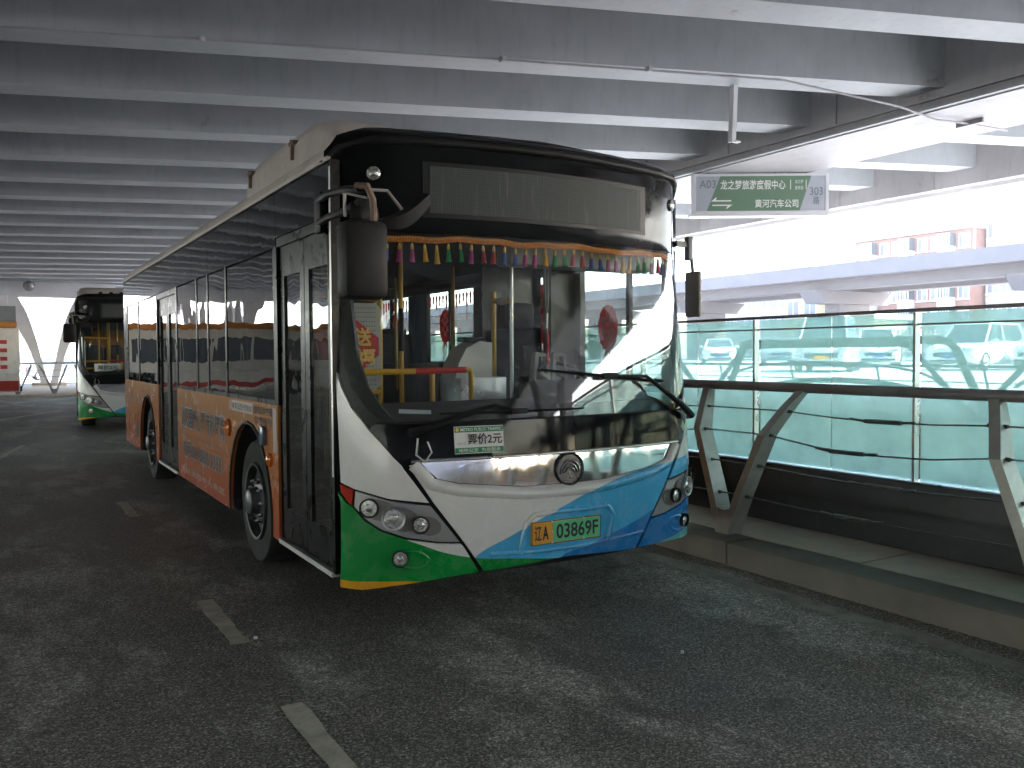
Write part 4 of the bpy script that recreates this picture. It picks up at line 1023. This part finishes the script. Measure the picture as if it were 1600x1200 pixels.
for key, a0, a1, b0, b1 in (('song', .56, .84, .50, .72), ('fu', .56, .90, .24, .48), ('jin', .22, .50, .52, .74), ('fu', .22, .46, .28, .48)):
    o_ = Vector(PP(a0, b0, .028)); m_.text(key, o_, Vector(PP(a1, b0, .028))-o_, Vector(PP(a0, b1, .028))-o_)
m_.build('gold_lettering', GOLD, dn, smooth=0, fix=False)
m_ = MB(); m_.rng(2.25-BXC, 2.30-BXC, 1.55, 1.57, 1.30, 1.85); m_.build('red_banner', REDPAPER, bus, smooth=0)
# seats in rows, sharing one mesh
sm = MB(); sm.box((0, 0, .42), (.42, .42, .07), bev=.03); sm.box((0, .22, .74), (.40, .07, .58), Matrix.Rotation(R(-8), 3, 'X'), bev=.03); sm.box((0, .27, 1.04), (.30, .06, .10), bev=.028); sm.rng(-.05, .05, -.1, .1, 0, .4)
sme = None
for y in (2.9, 3.75, 4.6, 5.45, 6.4, 7.3, 8.3, 9.2):
    for x in (-.95, -.5, .5, .95):
        if x < 0 and (y < 3.5 or 5.2 < y < 6.9): continue
        if sme is None: o = sm.build('seat', SEATM, bus); sme = o.data
        else: o = link('seat', sme, bus)
        o.location = (x, y, .42 if y < 4.2 else .80)
# curtains
def curtain(x, y0, y1, z0, z1):
    m_ = MB(); n = 14; vs_ = []; fs_ = []
    for i in range(n+1):
        t = i/n; y = y0+(y1-y0)*t; xx = x-.02-.02*math.sin(t*9*math.pi/2)
        vs_ += [(xx, y, z0), (xx, y, z1), (xx-.006, y, z0), (xx-.006, y, z1)]
    for i in range(n): a = 4*i; fs_ += [(a, a+1, a+5, a+4), (a+2, a+6, a+7, a+3)]
    m_.add(vs_, fs_); m_.build('curtain', BLUEC, bus, smooth=70)
for y0, y1 in ((3.02, 3.28), (4.62, 5.02), (6.3, 6.42), (7.6, 7.72)): curtain(WB-.05, y0, y1, 1.5, 2.28)
# paper cuts on the right-hand windows
def papercut(x, y, z, w, hgt):
    m_ = MB(); n = 28
    P = [(w/2*math.cos(2*math.pi*i/n)*(1+.07*(i % 2)), hgt/2*math.sin(2*math.pi*i/n)*(1+.05*(i % 2))) for i in range(n)]
    m_.prism(P, lambda a, b, d: (x-d, y+a, z+b), 0, .003); m_.cur = 1
    for t in range(6):
        a = 2*math.pi*t/6+.5; m_.lathe((x-.003, y+w*.24*math.cos(a), z+hgt*.04+hgt*.26*math.sin(a)), (-1, 0, 0), [(0, w*.12), (.002, w*.12), (.003, .001)], 9)
    m_.lathe((x-.003, y, z+hgt*.06), (-1, 0, 0), [(0, w*.13), (.003, w*.12), (.004, .001)], 10); m_.cur = 0
    m_.prism([(-w*.12, -hgt*.48), (w*.12, -hgt*.48), (w*.2, -hgt*.66), (0, -hgt*.55), (-w*.2, -hgt*.66)], lambda a, b, d: (x-d, y+a, z+b), 0, .003)
    m_.build('paper_cut', [THINRED, THINPALE], bus, smooth=0)
papercut(WB-.02, 1.28, 1.80, .25, .36); papercut(WB-.02, 4.20, 1.90, .27, .36); papercut(WB-.02, 5.6, 1.90, .27, .36)
papercut(WB-.03, 2.30, 1.95, .42, .55); papercut(WB-.03, 2.72, 1.95, .34, .5)
def garland(y0, y1, z):
    m_ = MB(); n = int((y1-y0)/.075)
    for i in range(n):
        y = y0+(i+.5)*(y1-y0)/n; hh = .05+.03*(i % 3)
        m_.prism([(-.026, 0), (0, .03), (.026, 0), (.012, -hh*.5), (.02, -hh), (0, -hh-.03), (-.02, -hh), (-.012, -hh*.5)], lambda a, b, d: (WB-.016-d, y+a, z+b), 0, .003)
        if i % 4 == 2: m_.prism([(-.004, -hh), (.004, -hh), (.004, -hh-.16), (-.004, -hh-.16)], lambda a, b, d: (WB-.016-d, y+a, z+b), 0, .003)
    m_.build('paper_garland', THINRED, bus, smooth=0)
garland(3.5, 4.62, 2.22); garland(5.05, 6.3, 2.22); garland(6.4, 7.6, 2.22)

# ---- second bus: a copy of the first, further back
bus2 = copy_tree(bus, skip=('door_screen', 'red_banner', 'fare_notice', 'dash_label', 'paper_cut', 'paper_garland', 'yellow_sticker', 'letter_outline', 'wrap_lettering'))
bus2.location = (2.60, 19.4, 0); bus2.rotation_euler = (0, 0, R(-5))
bus2['label'] = 'city bus in matching livery parked behind the nearest bus, notices low in its windscreen'
# ---- loose things in and on the nearest bus
fr = thing('tassel_fringe', 'orange braid with a row of coloured tassels hung across the bus windscreen', 'fringe', (BXC, BYC, 0))
nb_ = 90; vs_ = []; fs_ = []
for i in range(nb_+1):
    u = -1.17+2.34*i/nb_; z = 2.262+.006*math.sin(u*9)-.004*math.sin(u*23)
    for dz, o_ in ((.019, -.03), (.012, -.022), (-.004, -.024), (-.018+.003*(i % 2), -.028), (-.018, -.034), (.019, -.036)): vs_.append(fsurf(u, z+dz, o_))
for i in range(nb_):
    for j in range(6): fs_.append((i*6+j, i*6+(j+1) % 6, i*6+6+(j+1) % 6, i*6+6+j))
m_ = MB(); m_.add(vs_, fs_); m_.build('braid', BRAID, fr, smooth=50)
m_ = MB()
for i in range(150):
    u = -1.165+2.33*i/149; z = 2.268+.006*math.sin(u*9)-.004*math.sin(u*23); p_ = fsurf(u, z, -.0215); m_.box(p_, (.005, .004, .009))
o = m_.build('gold_stitching', GOLD, fr, smooth=0); o['kind'] = 'stuff'
seq = 'blue blue magenta magenta yellow yellow green green magenta red red blue blue magenta magenta yellow green green red red blue blue magenta magenta yellow yellow green green red red blue blue'.split()
tm = {}
for i, cn in enumerate(seq):
    u = -1.10+2.21*i/(len(seq)-1); z = 2.240+.006*math.sin(u*9)-.004*math.sin(u*23)
    if cn not in tm:
        m_ = MB(); m_.lathe((0, 0, 0), (0, 0, -1), [(.0, .003), (.012, .007), (.03, .008), (.034, .006)], 9); m_.cur = 1
        m_.lathe((0, 0, 0), (0, 0, -1), [(.032, .007), (.05, .010), (.085, .012), (.100, .015), (.096, .004)], 9); o = m_.build('tassel', [GOLD, TIN[cn]], fr); tm[cn] = o.data
    else: o = link('tassel', tm[cn], fr)
    p_ = fsurf(u, z, -.04); o.location = p_; o.rotation_euler = (random.uniform(-.05, .05), random.uniform(-.12, .12), random.uniform(0, 3)); o.scale = (1.25, 1.25, random.uniform(1.0, 1.15))
cd = thing('hanging_cord', 'red and white charm on a long doubled cord hanging inside the windscreen', 'charm', L(0, 0, 0) if False else (3.04, 4.66, 1.5))
m_ = MB(); m_.tube([(-.012, 0, .70), (-.008, 0, .40), (0, 0, .36), (.010, 0, .40), (.014, 0, .70)], .003, 6); m_.build('cord', mat('pale_cord', (.55, .53, .5), .7), cd)
m_ = MB(); m_.tube([(0, 0, .36), (0, 0, .26)], .008, 8); m_.build('white_bead', WHITEPL, cd)
m_ = MB(); m_.tube([(0, 0, .26), (.003, 0, .20), (.005, 0, .08), (.008, 0, .03)], [.004, .012, .010, .014], 8); m_.build('red_tassel', REDPAPER, cd)
cn_ = MB(); cn_.lathe((3.50, 4.86, 1.315), (0, 0, 1), [(0, .045), (.012, .045), (.013, .03), (.10, .010), (.105, .001)], 16)
tag(cn_.build('small_cone', mat('orange_cone', (.75, .20, .04), .5)), 'small orange cone standing on the dashboard before the driver window', 'cone')
for k, (dx, lab) in enumerate([(-.70, 'left white fare notice behind the windscreen of the second bus'), (.10, 'right grey notice behind the windscreen of the second bus')]):
    t_ = thing('window_notice', lab, 'notice', (2.60+dx*.996+.087*(yf(dx, 1.33)+.03), 19.4-dx*.087+yf(dx, 1.33)+.03, 1.28), R(-5), group='notices in the second bus')
    m_ = MB(); m_.rng(-.25, .25, 0, .008, 0, .16); m_.build('board', WHITEP if k == 0 else SIGNB, t_, smooth=0)
    m_ = MB(); m_.text('price', (-.19, -.002, .035), (.38, 0, 0), (0, 0, .09)); m_.build('lettering', INK, t_, smooth=0, fix=False)

# ------------------------------------------------------------------ third bus, crosswise at the far left
def side_bus(loc, rz, label):
    b3 = thing('red_striped_bus', label, 'bus', loc, rz)
    W_ = mat('bus3_white', (.72, .70, .66), .3, coat=.3); R_ = mat('bus3_red', (.55, .05, .04), .35); O_ = mat('bus3_orange', (.55, .22, .04), .4)
    m_ = MB(); m_.rng(-10.5, 0, 0, 2.5, .95, 2.62, bev=.04); m_.rng(-7.1, -2.75, .002, 2.498, .32, .948); m_.rng(-1.55, -.01, .002, 2.498, .32, .948, bev=.03); m_.rng(-10.48, -8.4, .002, 2.498, .32, .948, bev=.03); m_.rng(-10.4, -.1, .9, 1.6, .3, .94); m_.build('body', W_, b3)
    m_ = MB(); m_.rng(-10.45, -.05, .03, 2.47, 2.622, 2.86, bev=.06); m_.build('roof', O_, b3)
    m_ = MB(); m_.rng(-1.52, -.06, -.004, .002, .36, .72); m_.rng(-7.05, -2.8, -.004, .002, .36, .55); m_.build('red_skirt', R_, b3, smooth=0)
    gm = None
    for i in range(6):
        if gm is None: m_ = MB(); m_.rng(0, 1.30, -.006, .02, 1.35, 2.25); o = m_.build('side_window', CARG, b3, smooth=0); gm = o.data
        else: o = link('side_window', gm, b3)
        o.location = (-10.2+1.42*i, 0, 0)
    m_ = MB()
    for k, z in enumerate((1.15, 1.45, 1.75, 2.05)): m_.rng(-.62-.0, -.40, -.006, -.001, z, z+.14)
    m_.build('red_lettering', R_, b3, smooth=0)
    for x in (-2.15, -7.75):
        m_ = MB(); m_.lathe((x, -.02, .48), (0, 1, 0), [(0, .28), (0, .44), (.03, .48), (.27, .48), (.3, .4)], 24); w_ = m_.build('wheel', RUBBER, b3)
        m_ = MB(); m_.lathe((x, -.025, .48), (0, 1, 0), [(.0, .28), (.03, .24), (.06, .1), (.02, .08), (.02, .001)], 18); m_.build('rim', ALU, w_)
    m_ = MB(); m_.rng(.002, .02, .15, 2.35, 1.3, 2.3); m_.build('rear_window', CARG, b3, smooth=0)
    m_ = MB(); m_.rng(-.02, .05, .05, 2.45, .33, .52, bev=.02); m_.build('bumper', RUBBER, b3)
    return b3
side_bus((.62, 35.9, 0), R(4), 'white and red bus crosswise at the far left edge with an orange roof edge')
s2 = thing('far_route_sign', 'small green and grey hanging sign at the far left above the crosswise bus', 'sign', (-1.85, 48.0, 3.25))
m_ = MB(); m_.rng(0, 2.57, 0, .12, 0, .80, bev=.01); m_.build('sign_box', SIGNF, s2)
m_ = MB(); m_.prism([(0, .02), (1.5, .02), (1.75, .78), (0, .78)], lambda a, b, d: (a, -d, b), .001, .006); m_.build('green_face', SIGNG, s2)
m_ = MB(); m_.prism([(1.52, .02), (2.55, .02), (2.55, .78), (1.77, .78)], lambda a, b, d: (a, -d, b), .001, .006); m_.build('grey_face', mat('sign_grey2', (.22, .24, .25), .5), s2)
for x in (.3, 2.2):
    m_ = MB(); m_.tube([(x, .05, .80), (x, .05, 2.05)], .02, 6); m_.build('hanging_rod', SIGNF, s2)
# far railing across the end of the bay + kerb
fr2 = thing('far_railing', 'pale V-post railing closing the bay between the two rear buses', 'railing', (0, 39.0, 0))
m_ = MB(); m_.tube([(-14, 0.6, 1.25), (4.6, -.4, 1.34)], .04, 10); m_.build('top_rail', PALE, fr2)
for z in (.45, .75, 1.0):
    m_ = MB(); m_.tube([(-14, .6, z), (4.6, -.4, z+.05)], .010, 6); m_.build('cable', CABLE, fr2)
for k in range(15):
    x = -13.2+1.25*k; y = .55-.054*(x+14)
    o = link('vee_post', vp_me, fr2); o.location = (x, y, .12); o.rotation_euler = (0, 0, R(93))
m_ = MB(); m_.rng(-16, 4.6, 38.2, 52.5, -.02, .12, bev=.02); struct(m_.build('far_pavement', CONC))

# ------------------------------------------------------------------ parked cars on the plaza
def car(loc, rz, col, label, suv=False, van=False):
    t_ = thing('parked_car', label, 'car', loc, rz, group='cars parked on the plaza')
    paint = mat('car_paint_%d_%d_%d' % tuple(int(c_*100) for c_ in col), col, .3, .0, coat=.6)
    Hh = 1.68 if suv else (1.95 if van else 1.46); hw = .92
    # nose at -y. stations: y, half width, z bottom, z belt
    stn = [(-2.25, .70, .36, .62), (-2.1, .84, .26, .78), (-1.6, .91, .22, .92 if not van else 1.05), (-1.0, hw, .20, 1.0 if not van else 1.1), (.6, hw, .20, 1.02 if not van else 1.12), (1.7, .91, .22, 1.02 if not van else 1.12), (2.15, .86, .30, .98 if not van else 1.1), (2.25, .78, .42, .85)]
    vs_ = []; fs_ = []
    for y, w, zb, zt in stn:
        vs_ += [(-w*.93, y, zb), (-w, y, zb+.2), (-w*.985, y, zt-.08), (-w*.88, y, zt), (w*.88, y, zt), (w*.985, y, zt-.08), (w, y, zb+.2), (w*.93, y, zb)]
    for i in range(len(stn)-1):
        for j in range(8): fs_.append((i*8+j, i*8+(j+1) % 8, i*8+8+(j+1) % 8, i*8+8+j))
    fs_ += [tuple(range(8)), tuple((len(stn)-1)*8+j for j in range(8))]
    m_ = MB(); m_.add(vs_, fs_); m_.build('body', paint, t_, smooth=40)
    y0, y1, y2, y3 = (-1.15, -.35, 1.1, 1.95) if not (suv or van) else ((-1.2, -.5, 1.75, 2.1) if suv else (-1.75, -1.0, 1.95, 2.15))
    zb = 1.0 if not van else 1.08
    gh = [(y0, .78, zb-.06), (y1, .62, Hh-.04), (y2, .62, Hh-.05), (y3, .76, zb-.06)]
    P = [(y, z) for y, w, z in gh]
    vs_ = [(-w, y, z) for y, w, z in gh]+[(w, y, z) for y, w, z in gh]
    m_ = MB(); m_.add(vs_, [(0, 1, 2, 3), (7, 6, 5, 4), (0, 4, 5, 1), (1, 5, 6, 2), (2, 6, 7, 3), (3, 7, 4, 0)]); m_.build('windows', CARG, t_, smooth=0)
    m_ = MB(); m_.box((0, (y1+y2)/2, Hh-.02), (1.30, y2-y1+.1, .07), bev=.03)
    for s in (-1, 1):
        m_.tube([(s*.77, y0, zb-.03), (s*.63, y1, Hh-.03)], .035, 6); m_.tube([(s*.76, y3, zb-.03), (s*.63, y2, Hh-.03)], .045, 6); m_.tube([(s*.775, .3, zb-.03), (s*.635, .3, Hh-.03)], .03, 6)
    m_.build('roof', paint, t_)
    for s in (-1, 1):
        m_ = MB(); m_.box((s*.62, -2.14, .74), (.36, .12, .13), Matrix.Rotation(R(s*14), 3, 'Z'), bev=.03); m_.build('headlight', LENS, t_)
        m_ = MB(); m_.box((s*.66, 2.2, .80), (.34, .12, .16), bev=.03); m_.build('tail_light', REDLENS, t_)
        m_ = MB(); m_.box((s*1.0, y0+.25, zb+.02), (.2, .1, .13), bev=.03); m_.build('door_mirror', paint, t_)
        for y in (-1.42, 1.42):
            m_ = MB(); m_.lathe((s*.72, y, .33), (s, 0, 0), [(0, .2), (0, .31), (.03, .33), (.18, .33), (.20, .3), (.2, .22)], 20); w_ = m_.build('wheel', RUBBER, t_)
            m_ = MB(); m_.lathe((s*.72, y, .33), (s, 0, 0), [(.19, .225), (.205, .20), (.17, .12), (.2, .05), (.2, .001)], 16); m_.build('rim', ALU, w_)
    m_ = MB(); m_.box((0, -2.235, .56), (1.05, .06, .16), bev=.02); m_.box((0, -2.22, .36), (1.3, .06, .10), bev=.02); m_.build('grille', BLACKPL, t_)
    m_ = MB(); m_.box((0, -2.275, .50), (.44, .02, .13)); m_.build('number_plate', PLY if van else mat('plate_blue', (.03, .09, .35), .5), t_, smooth=0)
    return t_
# heading: nose (-y) towards the camera
def face(x, y, da=0): return math.atan2(x, y)*-1+R(da)
for (x, y, col, lab, s_, v_) in [
    (35.9, 36.8, (.78, .78, .78), 'white sedan seen head on through the glass just right of the bus', 0, 0),
    (25.2, 20.4, (.50, .52, .54), 'silver grey van with yellow plate behind the tube frame', 0, 1),
    (30.6, 18.2, (.80, .80, .80), 'white SUV with dark lower grille behind the glass, left of the last white car', 1, 0),
    (32.2, 16.0, (.76, .77, .77), 'white car at the right edge of the photo next to the white SUV', 0, 0),
    (40.5, 36.5, (.20, .24, .27), 'dark car far behind the white sedan', 0, 0),
    (33.5, 24.6, (.72, .73, .74), 'pale car far back between the grey van and the white SUV', 1, 0)]:
    car((x, y, .9), face(x, y, random.uniform(-6, 6) if lab[0] != 'w' else (2 if 'sedan' in lab else -24)), col, lab, s_, v_)
for k, (x, y, c_) in enumerate([(-1.0, 62, (.7, .7, .7)), (3.6, 66, (.12, .13, .15))]):
    car((x, y, 0), R(80+15*k), c_, ['pale car parked beyond the far railing, in the open', 'dark car parked beyond the far railing behind the pier'][k])

# ------------------------------------------------------------------ far viaduct
VX = 60
vd = thing('far_viaduct', 'long pale elevated road on stout piers crossing behind the car park', 'viaduct', (VX, 0, 0))
VC = mat('viaduct_concrete', (.125, .115, .12), .85, var=.08, vscale=.3)
m_ = MB(); m_.rng(0, 11, -120, 300, 7.75, 8.1); m_.build('deck', VC, vd, smooth=0)
m_ = MB(); m_.rng(-.3, .0, -120, 300, 7.7, 8.85); m_.rng(11, 11.3, -120, 300, 7.7, 8.85); m_.build('parapet', VC, vd, smooth=0)
m_ = MB(); m_.rng(1.8, 3.2, -120, 300, 6.9, 7.748); m_.rng(7.8, 9.2, -120, 300, 6.9, 7.748); m_.build('girder', VC, vd, smooth=0)
pm1 = pm2 = None
for y in range(-62, 220, 18):
    if pm1 is None:
        m_ = MB(); m_.prism([(.2, 0), (1.2, -1.1), (9.8, -1.1), (10.8, 0)], lambda a, b, d: (a, d, 6.88+b), -1, 1); o = m_.build('cap_beam', VC, vd, smooth=0); pm1 = o.data
        m_ = MB(); m_.rng(3.4, 7.6, -.8, .8, .8, 5.78, bev=.1); o2 = m_.build('pier', VC, vd); pm2 = o2.data
    else: o = link('cap_beam', pm1, vd); o2 = link('pier', pm2, vd)
    o.location = (0, y+5, 0); o2.location = (0, y+5, 0)
lpm = None
for k, y in enumerate((12, 36, 61, 88)):
    lp = thing('street_lamp', ['thin street lamp on the viaduct beyond the right edge', 'thin double street lamp on the viaduct above the silver van', 'thin street lamp on the viaduct right of the bus', 'faint street lamp on the viaduct behind the bus'][k], 'street lamp', (VX-.1, y, 8.85), group='lamps on the viaduct')
    if lpm is None:
        m_ = MB(); m_.tube([(0, 0, 0), (0, 0, 7.5)], [.09, .06], 6); o = m_.build('mast', SIGNF, lp); lpm = o.data
        m_ = MB(); m_.tube([(0, -1.4, 7.55), (0, 0, 7.3), (0, 1.4, 7.55)], .05, 6); m_.box((0, 1.5, 7.58), (.3, .7, .12)); m_.box((0, -1.5, 7.58), (.3, .7, .12)); l2 = m_.build('lamp_head', SIGNF, lp).data
    else: link('mast', lpm, lp); link('lamp_head', l2, lp)

# ------------------------------------------------------------------ apartment blocks behind
def block(x, y0, y1, z1, col, label, floors, cols, wcol=(.16, .17, .19), balc=True, depth=14, base=.9):
    b_ = thing('apartment_block', label, 'building', (x, (y0+y1)/2, base)); wd = y1-y0; hgt = z1-base
    wm = window_wall('wall_%s' % label[:14].replace(' ', '_'), col)
    m_ = MB(); m_.rng(0, depth, -wd/2, wd/2, 0, hgt); m_.build('wall', wm, b_, smooth=0)
    m_ = MB(); m_.rng(-.4, depth+.4, -wd/2-.4, wd/2+.4, hgt, hgt+.5); m_.build('roof', mat('roof_slab', (.45, .42, .40), .8), b_, smooth=0)
    fh = hgt/floors; cw = wd/cols; me_ = bm_ = None
    for f_ in range(floors):
        for c_ in range(cols):
            yy = -wd/2+(c_+.5)*cw; zz = f_*fh+fh*.32
            if balc and c_ % 3 == 1:
                if bm_ is None:
                    m_ = MB(); m_.rng(-1.2, -.002, -cw*.42, cw*.42, -.9, .1); m_.cur = 1; m_.rng(-1.15, -.002, -cw*.40, cw*.40, .102, fh*.55); m_.cur = 2
                    for q_ in range(5): m_.rng(-1.19, -1.15, -cw*.4+q_*cw*.2-.05, -cw*.4+q_*cw*.2+.05, .1, fh*.55)
                    o = m_.build('balcony', [mat('balcony_rim', (.62, .57, .54), .8), CARG, WHITEPL], b_, smooth=0); bm_ = o.data
                else: o = link('balcony', bm_, b_)
            else:
                if me_ is None:
                    m_ = MB(); w2 = min(.95, cw*.33); m_.rng(-.06, -.001, -w2-.1, w2+.1, -.1, fh*.48+.1); m_.cur = 1; m_.rng(-.075, -.061, -w2, -.05, 0, fh*.48); m_.rng(-.075, -.061, .05, w2, 0, fh*.48); m_.cur = 0; m_.rng(-.2, -.002, -w2-.2, w2+.2, -.22, -.101)
                    o = m_.build('window', [WHITEPL, mat('flat_window', wcol, .2)], b_, smooth=0); me_ = o.data
                else: o = link('window', me_, b_)
            o.location = (0, yy, zz)
    return b_
block(88, 53.2, 67.5, 14.5, (.27, .125, .09), 'salmon pink apartment block with glazed balconies behind the viaduct', 5, 9)
block(90, 42.0, 52.8, 15.5, (.40, .34, .29), 'cream apartment block at the right edge behind the viaduct', 5, 7, balc=False)
block(92, 76.5, 97, 12.5, (.42, .37, .33), 'pale cream apartment block just right of the bus behind the viaduct', 4, 10, balc=False)
block(84, 69.5, 74.5, 8.5, (.42, .32, .17), 'narrow yellow house behind the viaduct pier', 2, 2, balc=False)
block(135, 52, 84, 27, (.5, .47, .46), 'tall whitish apartment block faint above the viaduct', 9, 12, balc=False)
block(160, 100, 170, 26, (.5, .48, .47), 'distant whitish apartment row faint above the viaduct left end', 8, 16, balc=False)
block(70.5, 52, 62, 4.6, (.45, .43, .30), 'low pale yellow shed wall under the viaduct', 1, 3, balc=False, depth=5)
wy = block(0, -30, 30, 12, (.62, .58, .55), 'pale building closing the far end beyond the piers', 4, 20, balc=False)
wy.location = (4, 118, 0); wy.rotation_euler = (0, 0, R(-90)+math.pi); wy.rotation_euler = (0, 0, R(90))

ah = block(0, -45, 45, 11, (.16, .12, .10), 'dark brown building across the end of the lanes ahead, mirrored in the bus front', 3, 22, balc=False)
ah.location = (-22, -72, 0); ah.rotation_euler = (0, 0, R(-90))  # made-up building out of view, added to darken reflections in the bus front
# picket fence on the plaza
pf = thing('picket_fence', 'grey picket fence with close vertical bars above the parked white cars', 'fence', (44, 0, .9))
m_ = MB()
for i in range(70): m_.rng(-.03, .03, 14+i*.28, 14+i*.28+.10, .1, 1.9)
o = m_.build('picket', TUBE, pf, smooth=0); o['kind'] = 'stuff'
m_ = MB(); m_.rng(.03, .07, 14, 34, .5, .6); m_.rng(.03, .07, 14, 34, 1.5, 1.6); m_.build('fence_rail', TUBE, pf, smooth=0)

# ------------------------------------------------------------------ litter on the road
for k, (x, y, r, lab) in enumerate([(3.08, 3.42, .015, 'tiny white paper scrap on the asphalt in front of the bus bumper'), (2.05, 3.9, .010, 'tiny pale pebble on the asphalt left of the paper scrap'), (1.20, 4.86, .018, 'tiny pale stone at the corner of the far lane dash')]):
    m_ = MB(); P = [(r*random.uniform(.6, 1.2)*math.cos(t), r*random.uniform(.4, .8)*math.sin(t)) for t in [2*math.pi*i/7 for i in range(7)]]
    m_.prism(P, lambda a, b, d: (a*(1-d*20), b*(1-d*20), d), 0, .012); o = tag(m_.build('litter', WHITEP, None, (x, y, .003), smooth=0), lab, 'litter', 'litter on the road'); o.rotation_euler = (0, 0, k)

# ------------------------------------------------------------------ hazy air
hm = bpy.data.materials.new('haze_air'); hm.use_nodes = True
hn = hm.node_tree.nodes; hl = hm.node_tree.links; hn.remove(hn['Principled BSDF'])
pv = hn.new('ShaderNodeVolumePrincipled'); pv.inputs['Color'].default_value = (1, .95, .95, 1); pv.inputs['Density'].default_value = .0006; pv.inputs['Anisotropy'].default_value = .3
hl.new(pv.outputs[0], hn['Material Output'].inputs['Volume'])
m_ = MB(); m_.rng(-310, 410, -310, 410, -1, 30); hz = m_.build('haze', hm, smooth=0); hz['kind'] = 'stuff'
